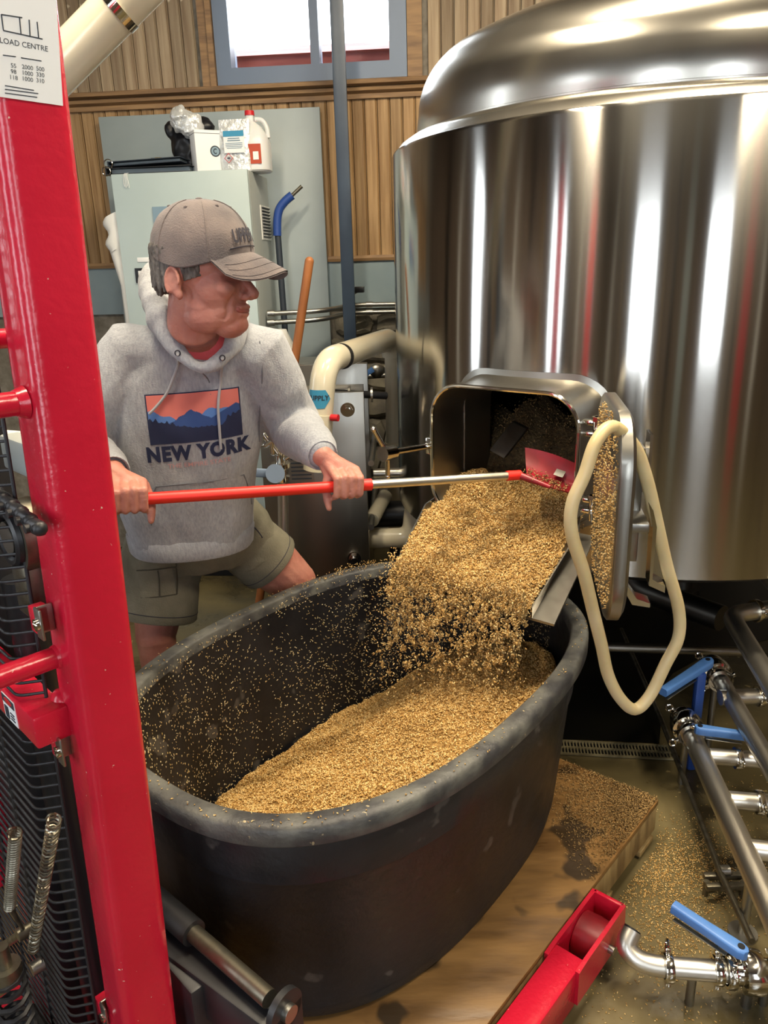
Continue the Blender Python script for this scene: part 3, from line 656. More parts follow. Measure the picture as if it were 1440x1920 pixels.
# the heap in the tub
def heap(u, v):
    h = .405-.17*np.clip(v/.40, -1, 1.1)+.115*math.exp(-((u-.36)**2/.075+(v+.06)**2/.05))-.05*max(0, -u-.2)
    h += .02*noise.noise(Vector((u*6, v*6, 0)))+.012*noise.noise(Vector((u*17, v*17, 4)))
    return max(.19, min(.6, h))
hm = MB(); NT, NR = 150, 60; vv = []
for r in range(NR+1):
    for k in range(NT):
        t = 2*math.pi*k/NT; c, s_ = math.cos(t), math.sin(t); ex = 2.55; q = r/NR
        uu = (TA-.075)*math.copysign(abs(c)**(2/ex), c)*q; v_ = (TB-.075)*math.copysign(abs(s_)**(2/ex), s_)*q
        h = heap(uu, v_); sc = 1-(.045/TB)*q*np.clip((.45-h)/.25, 0, 1); uu *= sc; v_ *= sc
        vv.append(TCN+TU*uu+TV*v_+V(0, 0, h+.006*noise.noise(Vector((uu*60, v_*60, 1)))+.003*noise.noise(Vector((uu*160, v_*160, 1)))))
hm.add(vv, [(r*NT+k, r*NT+(k+1) % NT, (r+1)*NT+(k+1) % NT, (r+1)*NT+k) for r in range(1, NR) for k in range(NT)]+[tuple(range(NT, 2*NT))])
hp = thing('spent_grain', 'golden heap of wet spent grain filling the black tub', 'grain', tuple(TCN+V(0, 0, .2)), None, 'stuff')
obj('grain_heap', hm, M['grainbed'], hp, 180)['kind'] = 'stuff'
N = 52000; q = np.sqrt(RNG.uniform(0, 1, N))*.995; t = RNG.uniform(0, 2*math.pi, N); ex = 2.55
pp = []
for a, b in zip(q, t):
    c, s_ = math.cos(b), math.sin(b); uu = (TA-.078)*math.copysign(abs(c)**(2/ex), c)*a; v_ = (TB-.078)*math.copysign(abs(s_)**(2/ex), s_)*a
    h = heap(uu, v_); sc = 1-(.045/TB)*a*min(1, max(0, (.45-h)/.25)); uu *= sc; v_ *= sc
    pp.append(TCN+TU*uu+TV*v_+V(0, 0, h+.006*noise.noise(Vector((uu*60, v_*60, 1)))+random.uniform(-.001, .004)))
obj('loose_grain', grains_mesh('loose_grain', pp), M['grain'], hp, None)['kind'] = 'stuff'
# grain sliding down the chute
def chute_h(a, s_):
    e = min(1, max(0, (hw-.004-abs(a))/.06)); top = .035+.028*e*(.8+.4*noise.noise(Vector((a*8, s_*8, 7))))
    return top*(1-.55*np.clip((s_-cl+.03)/.05, 0, 1))+.012*noise.noise(Vector((a*30, s_*30, 2)))+.006*noise.noise(Vector((a*75, s_*75, 2)))
cg = MB(); ga, gs_ = 70, 60; vv = []
for i in range(ga+1):
    for j in range(gs_+1):
        a = -hw+.005+(2*hw-.01)*i/ga; s_ = -.16+(cl+.175)*j/gs_; vv.append(CH(a, s_, max(.004, chute_h(a, s_))))
cg.add(vv, [(i*(gs_+1)+j, (i+1)*(gs_+1)+j, (i+1)*(gs_+1)+j+1, i*(gs_+1)+j+1) for i in range(ga) for j in range(gs_)])
cgr = thing('sliding_grain', 'damp tan grain sliding down the steel chute of the tank', 'grain', tuple(F(0, mz0-.05, .1)), None, 'stuff')
obj('grain_sheet', cg, M['grainbed'], cgr, 180)['kind'] = 'stuff'
pp = []
for k in range(26000):
    a = random.uniform(-hw, hw); s_ = random.uniform(-.15, cl+.015); pp.append(CH(a, s_, max(.004, chute_h(a, s_))+random.uniform(-.001, .006)))
obj('loose_grain', grains_mesh('loose_grain', pp), M['grain'], cgr, None)['kind'] = 'stuff'
# grain falling off the lip: clumps and single grains on real fall curves
pp = []
def fall(a, tt, v0, dz0): return CH(a, cl+.004, .03+dz0)+MN*v0*tt+V(0, 0, -cdz/cl*v0*tt-.5*9.81*tt*tt)
for k in range(900):
    a = random.uniform(-hw*.98, hw*.98); v0 = random.uniform(.05, .42); tt = random.uniform(0, .24)*random.random()**.35; c = fall(a, tt, v0, random.uniform(-.02, .05))
    if c[2] < .42: continue
    r = random.uniform(.003, .013)*(1.2 if random.random() < .15 else .8); m_ = int(8+9000*r*r*2.6*8)
    q_ = RNG.normal(size=(m_, 3)); q_ /= np.linalg.norm(q_, axis=1)[:, None]; q_ *= r*RNG.uniform(.3, 1, (m_, 1)); q_[:, 2] *= 1.5
    pp += list(c+q_)
for k in range(2600):
    pp.append(fall(random.uniform(-hw*1.05, hw*1.02), random.uniform(0, .24), random.uniform(0, .7), random.uniform(-.04, .08)))
for k in range(16):      # lumps tossed up over the chute
    c = CH(random.uniform(-.1, .12), random.uniform(.02, .24), .11+random.uniform(0, .05)); m_ = 160; q_ = RNG.normal(scale=.011, size=(m_, 3)); pp += list(c+q_)
pp = [p for p in pp if p[2] > .4]
fg = obj('falling_grain', grains_mesh('falling_grain', pp), M['grain'], None, None); tag(fg, 'clumps of grain tumbling from the chute lip into the tub', 'grain', None, 'stuff')
# spill on the pallet corner and on the floor
pp = []
for k in range(9000):
    a, b = abs(random.gauss(.02, .17)), abs(random.gauss(.03, .13))
    if a < .5 and b < .34 and a+b*.7 < .42 and random.random() < 1.1-(a+b)*1.6: pp.append(PL(a+.004, b+.004, PZ+.001+.012*random.random()*max(0, 1-(a+b)*2)))
sp = obj('pallet_grain', grains_mesh('pallet_grain', pp, .004, .0015), M['graindark'], None, None); tag(sp, 'scatter of wet grain on the bare corner of the pallet', 'grain', None, 'stuff')
pp = []
for k in range(3800):
    x, y = random.choice([(1235, 1620), (1200, 1660), (1290, 1600), (1260, 1750), (1330, 1650)]); p = Z(x+random.gauss(0, 45), y+random.gauss(0, 38), .002)
    if (p-pc)@PV*-1 > .012 or (p-pc)@PU > .01:
        pp.append(p)
for k in range(900): p = Z(random.uniform(1000, 1440), random.uniform(1450, 1920), .002); pp.append(p) if ((p-pc)@PV < -.012) else None
sp = obj('floor_grain', grains_mesh('floor_grain', pp, .0036, .0014), M['grain'], None, None); tag(sp, 'grain husks strewn over the wet concrete beside the pallet', 'grain', None, 'stuff')
# ================================================================== along the back wall
# steel column
mb = MB(); c0 = A(631, 100, 4.02); mb.bbox((c0[0]+.01, c0[1], ZC/2), (.062, .062, ZC), (V(1, 0, 0), V(0, 1, 0), V(0, 0, 1)), .004)
tag(obj('steel_post', mb, M['column'], None, 40, loc=(c0[0]+.01, c0[1], 0)), 'slim navy painted steel post from floor to ceiling before the window', 'post')
# grey sheet behind the cabinet
pl, ptz = Wp(190, 222, .03); pr_, _ = Wp(606, 300, .03)
mb = MB(); mb.bbox(W((pl+pr_)/2, (ptz+.02)/2, .06), (pr_-pl, .02, ptz-.02), WAX, .003)
tag(obj('backing_sheet', mb, M['panel'], None, 40, loc=W((pl+pr_)/2, .02, .06)), 'tall pale grey sheet panel fixed behind the control cabinet', 'panel')
# control cabinet
CO = .52; cl0, cz = Wp(207, 327, CO); cr0, _ = Wp(463, 316, CO); cd = .42
cab = thing('control_cabinet', 'pale green-grey electrical control cabinet with a touch screen in its door', 'cabinet', tuple(W((cl0+cr0)/2, 0, CO-cd/2)))
mb = MB(); mb.bbox(W((cl0+cr0)/2, (cz+.1)/2, CO-.02-cd/2), (cr0-cl0-.004, cd-.04, cz-.1), WAX, .004); obj('body', mb, M['cabside'], cab)
mb = MB(); mb.bbox(W((cl0+cr0)/2, .05, CO-.03-cd/2), (cr0-cl0-.03, cd-.08, .1), WAX, .003); obj('plinth', mb, M['black'], cab)
mb = MB(); mb.bbox(W((cl0+cr0)/2, (cz+.12)/2, CO-.01), (cr0-cl0, .02, cz-.12), WAX, .004); cdoor = obj('door', mb, M['cabinet'], cab)
def on_door(name, x0, y0, x1, y1, m, th=.006, o=0., parent=cdoor):
    a0, b0 = Wp(x0, y0, CO+o); a1, b1 = Wp(x1, y1, CO+o); mb = MB(); mb.bbox(W((a0+a1)/2, (b0+b1)/2, CO+o+th/2), (a1-a0, th, b0-b1), WAX, .0015); return obj(name, mb, m, parent)
scr = on_door('screen_frame', 286, 388, 398, 474, M['screenbez'], .008)
on_door('screen', 300, 403, 388, 462, M['screen'], .003, .008, scr)
for k, (x0, y0, x1, y1, m) in enumerate([(303, 405, 384, 410, 'salmon'), (304, 414, 330, 425, 'paper'), (334, 414, 350, 458, 'screenbez'), (354, 414, 384, 436, 'skyblue'), (304, 430, 330, 456, 'navy')]): on_door('screen_field', x0, y0, x1, y1, M[m], .001, .011, scr)
on_door('name_plate', 257, 483, 281, 491, M['paper'], .003)
mt = on_door('meter', 253, 503, 284, 530, M['black'], .008); on_door('meter_face', 259, 508, 280, 528, M['paper'], .002, .008, mt)
# side louvre: on the cabinet's end
se = cr0-.002
def on_end(mb, z0, z1, o0, o1, t, tilt=0): mb.box(W(se+t/2, (z0+z1)/2, (o0+o1)/2), (t, o1-o0, z1-z0), WAX)
def endp(x, y):
    d = ray(x, y); q0 = W(se, 0, 0); nn = V(WT[0], WT[1], 0); t = ((q0-V(0, 0, H))@nn-0)/(d@nn); q = d*t+V(0, 0, H); return float((q[:2]-WP)@WN), float(q[2])
o0, z0 = endp(487, 384); o1, z1 = endp(508, 451)
oa, ob = sorted((o0, o1)); lv = MB(); on_end(lv, z1, z0, oa, ob, .004); lo_ = obj('louvre_plate', lv, M['white'], cab)
for k in range(10):
    zc_ = z1+(z0-z1)*(.08+.84*k/9); sl = MB(); sl.prism([W(se+.004, zc_-.004, oa+.02), W(se+.012, zc_+.004, oa+.02), W(se+.004, zc_+.005, oa+.02)], V(WN[0], WN[1], 0)*(ob-oa-.04)); obj('slat', sl, M['blackmetal'], lo_)
# --- things on top of the cabinet
def T0(x, o): a, _ = Wp(x, 320, o); return a
def binder(o, x0, x1, z, hgt, m, label, tilt):
    a0, a1 = T0(x0, o), T0(x1, o); t = thing('ring_binder', label, 'binder', tuple(W((a0+a1)/2, z, o)), 'binders lying on the control cabinet')
    c, s_ = math.cos(tilt), math.sin(tilt); bx_ = (WAX[0]*c+V(0, 0, 1)*s_, WAX[1], V(0, 0, 1)*c-WAX[0]*s_)
    ctr = W((a0+a1)/2, z+hgt/2+.002+abs(s_)*(a1-a0)/2, o)
    obj('cover', MB().bbox(ctr+bx_[2]*(hgt/2-.003), (a1-a0, .24, .004), bx_, .001), m, t); obj('cover', MB().bbox(ctr-bx_[2]*(hgt/2-.003), (a1-a0, .24, .004), bx_, .001), m, t)
    obj('pages', MB().box(ctr, (a1-a0-.03, .17, hgt-.012), bx_), M['panel'], t); obj('spine', MB().bbox(ctr-bx_[0]*(a1-a0)/2, (.006, .24, hgt), bx_, .002), m, t)
    r_ = MB(); cc = ctr-bx_[0]*((a1-a0)/2-.005)-WAX[1]*.125; r_.tube([cc+bx_[0]*.02*math.cos(q)+bx_[2]*.02*math.sin(q) for q in np.linspace(0, 2*math.pi, 14, endpoint=False)], .0025, 6, True); obj('ring', r_, M['chrome'], t)
    return t
binder(CO-.16, 217, 372, cz, .032, M['black'], 'black ring binder lying lowest on the control cabinet', 0)
binder(CO-.17, 222, 355, cz+.036, .024, M['ink'], 'dark slim ring binder lying on top of the black one', .03)
pn = MB(); pn.cyl(W(T0(290, CO-.15), cz+.074, CO-.12), W(T0(338, CO-.15), cz+.072, CO-.13), .004, seg=8); pt = obj('pen', pn, M['black'], None, 40, loc=W(T0(290, CO-.15), cz+.06, CO-.12)); tag(pt, 'black pen with a brass clip lying on the dark binder', 'pen')
obj('clip', MB().box(W(T0(303, CO-.15), cz+.078, CO-.12), (.03, .003, .002), WAX), mat('brass', '#b8954d', .3, metal=1), pt)
stg = MB()
for k in range(4): stg.tube(smooth_path([W(T0(229+k*2, CO+.012), cz+.004, CO-.02), W(T0(230+k*2, CO+.012), cz-.005, CO+.006), W(T0(229+k*3, CO+.01), cz-.03-.008*k, CO+.006), W(T0(231+k*2.5, CO), cz-.055-.006*(k % 2), CO+.006)], 5), .0015, 5)
tag(obj('frayed_string', stg, M['paper'], None, 40, loc=W(T0(230, CO), cz-.05, CO)), 'frayed white string hanging over the cabinet top edge', 'string')
# white box with round emblem
bo = CO-.14; ba0, bz1 = Wp(352, 236, bo+.09); ba1, _ = Wp(420, 250, bo+.09)
wb_ = thing('carton', 'white carton with a round dark emblem standing on the cabinet', 'box', tuple(W((ba0+ba1)/2, cz, bo)))
yw = .55; bxa = (nrm(WAX[0]*math.cos(yw)+WAX[1]*math.sin(yw)), nrm(-WAX[0]*math.sin(yw)+WAX[1]*math.cos(yw)), V(0, 0, 1)); bc = W((ba0+ba1)/2-.012, cz+.092, bo+.01)
obj('carton_body', MB().bbox(bc, (.16, .09, .18), bxa, .002), M['paper'], wb_)
obj('lid_edge', MB().box(bc+V(0, 0, .075), (.161, .091, .002), bxa), M['ink'], wb_)
em = bc-bxa[1]*.0455+bxa[0]*.012
e_ = MB().cyl(em, em-bxa[1]*.001, .024, seg=28); emb = obj('emblem', e_, M['ink'], wb_); obj('emblem_disc', MB().cyl(em-bxa[1]*.001, em-bxa[1]*.0016, .019, seg=24), M['screenbez'], emb); obj('emblem_mark', MB().tube([em-bxa[1]*.002+bxa[0]*.008*math.cos(q)+V(0, 0, .01*math.sin(q)) for q in np.linspace(.8, 5.5, 12)], .0022, 6), M['ink'], emb)
# clear crumpled bag on the box, black pouch behind
bg = MB(); q0 = W(T0(372, bo)-.02, cz+.19, bo-.02)
for k in range(3): bg.ball(q0+WAX[0]*(.03*k-.05)+V(0, 0, .055-.018*k), (.05, .04, .06), (WAX[0], WAX[1], V(0, 0, 1)), 12)
bgm = remeshed(bg, .008, 2); displace(bgm, lambda p: .012*noise.noise(Vector(p)*28)+.006*noise.noise(Vector(p)*70))
tag(obj('plastic_bag', bgm, M['foil'], None, 25, loc=q0), 'crumpled clear plastic bag sitting on the white carton', 'bag')
bk = MB(); q1 = W(T0(345, bo-.08)+.02, cz+.13, bo-.1)
bk.ball(q1, (.08, .05, .13), (WAX[0], WAX[1], V(0, 0, 1)), 14); bk.ball(q1+WAX[0]*.09+V(0, 0, .09), (.055, .04, .05), (WAX[0], WAX[1], V(0, 0, 1)), 12); bk.ball(q1-WAX[0]*.075+V(0, 0, .085), (.03, .03, .045), (WAX[0], WAX[1], V(0, 0, 1)), 12); bk.box(q1-V(0, 0, .06), (.1, .06, .14), WAX)
bkm = remeshed(bk, .008, 3); displace(bkm, lambda p: .012*noise.noise(Vector(p)*22)); tag(obj('tool_pouch', bkm, M['black'], None, 40, loc=q1), 'slumped black fabric pouch behind the white carton', 'pouch')
# clear zip pouch with label
po = CO-.12; pa0, pz1 = Wp(409, 226, po); pa1, _ = Wp(467, 226, po); pw_ = pa1-pa0
pz = thing('zip_pouch', 'clear zip pouch with a blue-topped printed label beside the jug', 'pouch', tuple(W((pa0+pa1)/2, cz, po)))
pm = MB(); R = []
for q, dp_ in ((0, .055), (.25, .06), (.6, .04), (.85, .015), (1, .006)): R.append([W((pa0+pa1)/2+a*pw_/1.0, cz+.002+q*(pz1-cz), po+b*dp_) for a, b in rrect(1, 1, .3, 4)])
pm.loft(R); pmm = pm.mesh(); obj('pouch_film', pm, M['foil'], pz)
la0, lz1 = Wp(416, 245, po+.05); la1, lz0 = Wp(458, 285, po+.05)
obj('label', MB().box(W((la0+la1)/2, (lz0+lz1)/2, po+.036), (la1-la0, .002, lz1-lz0), WAX), M['paper'], pz); obj('label_band', MB().box(W((la0+la1)/2, lz1-.012, po+.0375), (la1-la0, .002, .024), WAX), M['tape'], pz)
for k_, (w_, zz_) in enumerate(((.055, .032), (.06, .041), (.08, .052), (.08, .059), (.08, .066), (.07, .073))): obj('print_line', MB().box(W((la0+la1)/2, lz1-zz_, po+.0385), (w_, .001, .004 if k_ < 2 else .0022), WAX), M['screenbez'], pz)
hz = MB(); hc = W((la0+la1)/2-.03, lz0-.022, po+.04); hz.tube([hc+WAX[0]*a+V(0, 0, b) for a, b in ((.02, 0), (0, .02), (-.02, 0), (0, -.02))], .0018, 5, True); obj('hazard_diamond', hz, M['redcap'], pz); obj('hazard_mark', MB().box(hc, (.012, .002, .006), WAX), M['ink'], pz)
# jug with red cap
jo = CO-.16; ja0, _ = Wp(465, 300, jo); ja1, _ = Wp(503, 300, jo); jr = .075; jc = W((ja0+ja1)/2-.018, cz, jo-.02); _, jz1 = Wp(455, 207, jo)
jg = thing('plastic_jug', 'milky plastic jug with red cap and handle on the cabinet', 'jug', tuple(jc)); jh = jz1-cz
jb = MB(); R = []
for q, r in ((0, .9), (.03, 1), (.5, 1), (.62, .9), (.78, .55), (.88, .27), (.95, .25), (1, .25)): R.append([jc+WAX[0]*(a*r*2*jr-(.012 if q > .8 else 0))+WAX[1]*b*r*2*jr+V(0, 0, .001+q*jh*.94) for a, b in rrect(1, 1, .35, 5)])
jb.loft(R); obj('jug_body', jb, M['jug'], jg)
obj('cap', MB().cyl(jc-WAX[0]*.012+V(0, 0, jh*.925), jc-WAX[0]*.012+V(0, 0, jh), .023, .022), M['redcap'], jg)
obj('handle', MB().tube(smooth_path([jc+WAX[0]*.012+V(0, 0, jh*.86), jc+WAX[0]*.045+V(0, 0, jh*.84), jc+WAX[0]*.066+V(0, 0, jh*.72), jc+WAX[0]*.07+V(0, 0, jh*.56)], 5), .011, 10), M['jug'], jg)
obj('jug_label', MB().box(jc-WAX[1]*.0765+WAX[0]*.012+V(0, 0, jh*.28), (.07, .002, .085), WAX), mat('orange_label', '#b8492c', .5), jg); obj('label_panel', MB().box(jc-WAX[1]*.0785+WAX[0]*.022+V(0, 0, jh*.25), (.026, .002, .035), WAX), M['paper'], jg)
# white roll beside the cabinet
rl = MB(); q = W(cl0-.03, cz-.17, CO-.06); R = []
for k in range(12): z = -.16*k/11; R.append([q+WAX[0]*((.05+.012*math.sin(k))*math.cos(t)-.01*k*.3*0)+WAX[1]*.045*math.sin(t)+V(0, 0, z+.02*math.cos(t)) for t in np.linspace(0, 2*math.pi, 16, endpoint=False)])
for k in range(10): z = -.16-.5*k/9; R.append([q+WAX[0]*(.045-.018*min(1, k/3))*math.cos(t)+WAX[0]*.018*min(1, k/3)+WAX[1]*.04*math.sin(t)+V(0, 0, z) for t in np.linspace(0, 2*math.pi, 16, endpoint=False)])
rl.loft(R); tag(obj('hanging_cloth', rl, M['white'], None, 60, loc=q), 'bunched white cloth hanging at the cabinet edge by the boards', 'cloth')
# blue pry tool, wooden handle
b0 = [(548, 366), (535, 377), (524, 392), (520, 412), (520, 442)]; yb = 4.12
tl = thing('floor_tool', 'blue-sleeved bent steel tool leaning on the grey sheet', 'tool', tuple(A(545, 1000, 4.0)*V(1, 1, 0)))
obj('tip', MB().cyl(A(566, 349, yb), A(545, 369, yb), .009), M['dullsteel'], tl); obj('sleeve', MB().tube(smooth_path([A(x, y, yb) for x, y in b0], 5), .021), M['deepblue'], tl)
e1 = A(521, 440, yb); e2 = A(536, 640, 4.08); e3 = e2+(e2-e1)*((0-e2[2])/(e2[2]-e1[2])); obj('shaft', MB().cyl(e1, e3, .016), M['ink'], tl)
w1, w2 = A(580, 490, 3.285), A(552, 680, 3.277); w3 = w2+(w2-w1)*((.02-w2[2])/(w2[2]-w1[2]))
wh = thing('broom', 'wooden broom handle leaning behind the steel heat exchanger', 'broom', tuple(w3))
mb = MB(); mb.cyl(w1, w3, .0185, .0185); mb.ball(w1, .0185); obj('handle', mb, M['handlewood'], wh)
obj('brush_head', MB().bbox(w3+V(0, 0, .02), (.3, .036, .04), None, .006), M['handlewood'], wh)
# conduits
for k, (ya, yb_, yc) in enumerate(((588, 585, 572), (605, 601, 586))):
    P = [A(504, ya, 3.98), A(610, yb_-2, 3.98), A(655, yc, 4.2), A(760, yc-2, 4.2)]
    t = thing('conduit', ['galvanised conduit bending along the wall, the upper of the pair', 'galvanised conduit bending along the wall, the lower of the pair'][k], 'conduit', tuple(P[0]), 'conduits on the back wall')
    obj('pipe', MB().tube(fillet(P, .16, 8), .0125), M['galv'], t); mb = MB(); dd = nrm(P[1]-P[0]); mb.cyl(P[0]-dd*.005, P[0]+dd*.03, .018); obj('coupling', mb, M['galv'], t); mb = MB(); mb.cyl(P[2]+(P[3]-P[2])*.3, P[2]+(P[3]-P[2])*.42, .016); obj('coupling', mb, M['galv'], t)
br = MB(); br.bbox(A(673, 543, 4.18), (.055, .05, .03), WAX, .004); hk = obj('wall_hook', br, M['black'], None, 40, loc=A(673, 543, 4.18)); tag(hk, 'black bracket knob on the blue-grey wall band', 'hook'); obj('pin', MB().cyl(A(659, 553, 4.19), A(672, 545, 4.17), .007), M['galv'], hk)
# ---- plate heat exchanger
HY = 2.78
def HX(x, y, dy=0.0): return A(x, y, HY)+V(0, dy, 0)
hl = HX(497, 950)[0]; hr = HX(688, 900)[0]; htop = HX(660, 735)[2]; hx = thing('heat_exchanger', 'stainless plate heat exchanger with bolted end frame behind the man', 'heat exchanger', ((hl+hr)/2, HY+.2, 0))
def hbx(name, x0, x1, y0, y1, z0, z1, m, b=.003): return obj(name, MB().bbox(((x0+x1)/2, (y0+y1)/2, (z0+z1)/2), (x1-x0, y1-y0, z1-z0), None, b), m, hx)
hbx('end_frame', hl, hr, HY, HY+.03, .2, htop, M['steelmatte'])
for k in range(16): hbx('plate', hl+.03, hr-.008, HY+.04+k*.022, HY+.056+k*.022, .25, htop-.03, M['steelmatte'], .001)
hbx('end_frame', hl, hr+.01, HY+.42, HY+.45, .2, htop+.05, M['steelmatte'])
for x in (hl+.05, hr-.06): hbx('foot', x-.03, x+.03, HY-.01, HY+.46, 0, .2, M['blackmetal'])
for px_, py_ in ((652, 768), (664, 1046), (530, 768), (545, 1046)):
    p = HX(px_, py_); b = MB(); b.cyl(p, p+V(0, -.006, 0), .026, seg=24); b.cyl(p+V(0, -.006, 0), p+V(0, -.022, 0), .019, seg=6); b.cyl(p+V(0, -.02, 0), p+V(0, -.034, 0), .0115, seg=14); obj('bolt', b, M['chrome'], hx)
    obj('tie_rod', MB().cyl(p+V(0, .03, 0), p+V(0, .44, 0), .011), M['steel'], hx)
for py_ in (880, 1000):
    p = HX(690, py_, .06); obj('side_rod', MB().cyl(p+V(.012, -.05, .02), p+V(.028, .38, .05), .012), M['galv'], hx)
obj('carrying_bar', MB().cyl(A(596, 735, HY+.02), A(724, 742, HY+.16), .014), M['blackmetal'], hx)
for q in ((655, 737), (697, 740)): c_ = A(q[0], q[1], HY+.06); obj('collar', MB().cyl(c_-V(.004, 0, 0), c_+V(.004, 0, 0), .028), M['galv'], hx)
pl_ = MB(); p = HX(565, 880, -.003); pl_.box(p, (.09, .002, .11)); dpl = obj('data_plate', pl_, M['galv'], hx)
for k in range(6): obj('data_line', MB().box(p+V(0, -.0015, .04-.015*k), (.075, .001, .005)), M['ink'], dpl)
# control box top beside it, with the red sprayer
sbx = thing('steel_cupboard', 'plain stainless cupboard standing behind the heat exchanger', 'cupboard', (A(555, 700, 3.35)[0], 3.5, 0)); st = A(570, 692, 3.25)[2]
xa, xb = A(480, 700, 3.3)[0], A(598, 700, 3.3)[0]
obj('body', MB().bbox(((xa+xb)/2, 3.5, st/2), (xb-xa, .36, st-.002), None, .004), M['steelmatte'], sbx); obj('top', MB().bbox(((xa+xb)/2, 3.5, st-.006), (xb-xa+.02, .4, .012), None, .003), M['steelmatte'], sbx)
spx = A(528, 690, 3.42); spx[2] = st+.002; spr = thing('sprayer', 'small red canister with a white funnel top behind the man', 'sprayer', tuple(spx))
obj('canister', MB().lathe([(.001, .001), (.07, .001), (.075, .02), (.075, .045), (.062, .062)], spx, seg=28), M['redcap'], spr); obj('funnel_top', MB().lathe([(.066, .055), (.07, .062), (.04, .13), (.032, .15), (.001, .15)], spx, seg=28), M['white'], spr)
# ---- cream pipework
wp = thing('cream_pipe', 'thick cream plastic pipe elbowing up and back beside the heat exchanger', 'pipe', tuple(A(604, 860, 2.66)))
wpth = fillet([A(592, 880, 2.66), A(608, 678, 2.66), A(734, 634, 3.3), A(738, 700, 3.32)], .09, 8); obj('bend', MB().tube(wpth[:-1], .045, 22), M['pvc'], wp)
cc = A(641, 668, 2.78); dd = nrm(A(734, 634, 3.3)-A(608, 678, 2.66)); obj('joint_ring', MB().cyl(cc-dd*.002, cc+dd*.003, .0462, seg=28), M['black'], wp)
d2 = nrm(A(608, 678, 2.66)-A(592, 880, 2.66)); pq = A(600, 775, 2.66); obj('socket', MB().cyl(pq, pq-d2*.12, .0485, seg=28), M['pvc'], wp)
tq = A(603, 745, 2.66); xx, yy, _ = V(1, 0, 0), V(0, -1, 0), 0
tp = MB(); RR = []
for z, a0, a1 in ((-.032, -1.15, .35), (-.012, -1.15, .62), (0, -1.15, .78), (.012, -1.15, .62), (.032, -1.15, .3)): RR.append([tq+d2*z+.0462*(math.sin(a)*V(1, 0, 0)+math.cos(a)*V(0, -1, 0)) for a in np.linspace(a0, a1, 12)])
tp.loft(RR, False, False, False); obj('tape_arrow', tp, M['tape'], wp)
me = text_mesh('SUPPLY', .024, .0006)
for v in me.vertices: a = -.25+v.co.x/.0466; v.co = Vector(tq+d2*(v.co.y+.004)+.0468*(math.sin(a)*V(1, 0, 0)+math.cos(a)*V(0, -1, 0)))
obj('tape_writing', me, M['ink'], wp, None)
rv = A(621, 783, 2.63); obj('red_button', MB().cyl(rv, rv+V(.025, -.01, 0), .012), M['redcap'], wp)
rp = thing('riser_pipe', 'cream plastic riser pipe standing between the post and the tank', 'pipe', tuple(A(738, 1000, 3.32)*V(1, 1, 0)))
t0, t1 = A(735, 640, 3.32), A(740, 905, 3.32); obj('pipe', MB().cyl(t0, t1, .033, seg=20), M['pvc'], rp); obj('socket', MB().cyl(A(738, 830, 3.32), A(740, 905, 3.32), .04, seg=20), M['pvc'], rp)
obj('tape_band', MB().cyl(A(738, 835, 3.32), A(738, 846, 3.32), .0412, seg=20), M['tape'], rp); obj('lower_pipe', MB().cyl(t1, t1*V(1, 1, 0), .033, seg=20), M['pvc'], rp)
lp = thing('floor_pipe', 'short cream pipe with elbow and black coupling near the floor', 'pipe', tuple(A(735, 1010, 2.95)))
obj('run', MB().tube(fillet([A(690, 1010, 2.95), A(772, 1008, 2.95), A(778, 950, 2.95)], .06), .042, 18), M['pvc'], lp); obj('branch', MB().cyl(A(697, 975, 2.9), A(722, 930, 3.1), .03), M['pvc'], lp)
obj('coupling', MB().cyl(A(700, 965, 3.1), A(770, 962, 3.1), .055), M['black'], lp); obj('steel_stub', MB().cyl(A(700, 888, 3.0), A(752, 886, 3.0), .02), M['steel'], lp)
obj('leg', MB().cyl(A(740, 1010, 2.95), A(740, 1010, 2.95)*V(1, 1, 0), .02), M['blackmetal'], lp)
bv = thing('ball_valve', 'small ball valve with long blue lever by the stone wall', 'valve', tuple(A(705, 703, 3.55)))
obj('pipe', MB().cyl(A(678, 706, 3.55), A(730, 703, 3.55), .013), M['galv'], bv); obj('body', MB().ball(A(706, 695, 3.55), (.04, .025, .035)), M['galv'], bv); obj('lever', MB().bbox((A(664, 716, 3.5)+A(700, 692, 3.5))/2, (np.linalg.norm(A(664, 716, 3.5)-A(700, 692, 3.5)), .008, .024), (nrm(A(700, 692, 3.5)-A(664, 716, 3.5)), V(0, 1, 0), nrm(np.cross(nrm(A(700, 692, 3.5)-A(664, 716, 3.5)), V(0, 1, 0)))), .002), M['blue'], bv)
# sanitary valve column in front of the heat exchanger
vb = 2.62; sv = thing('sample_valve', 'cluster of small chrome valves on an upright pipe with grey-blue lever', 'valve', tuple(A(533, 1040, vb)))
obj('upright', MB().cyl(A(530, 900, vb), A(533, 1100, vb), .019), M['steel'], sv)
for y, r in ((838, .026), (868, .034), (880, .028), (893, .034)): obj('ferrule', MB().cyl(A(526, y, vb), A(526.5, y+8, vb), r, seg=24), M['chrome'], sv)
obj('neck', MB().cyl(A(522, 812, vb), A(528, 905, vb), .018), M['chrome'], sv)
for a, b, r in (((498, 835), (540, 800), .011), ((494, 815), (520, 850), .009), ((505, 800), (512, 850), .01), ((484, 838), (505, 832), .007), ((535, 860), (552, 850), .009)): obj('valve_arm', MB().caps(A(*a, vb-.03), A(*b, vb-.03), r), M['chrome'], sv)
obj('wing_nut', MB().bbox(A(551, 852, vb-.04), (.03, .012, .02), None, .003), M['chrome'], sv); obj('cap', MB().ball(A(487, 822, vb-.03), .008), M['blue'], sv)
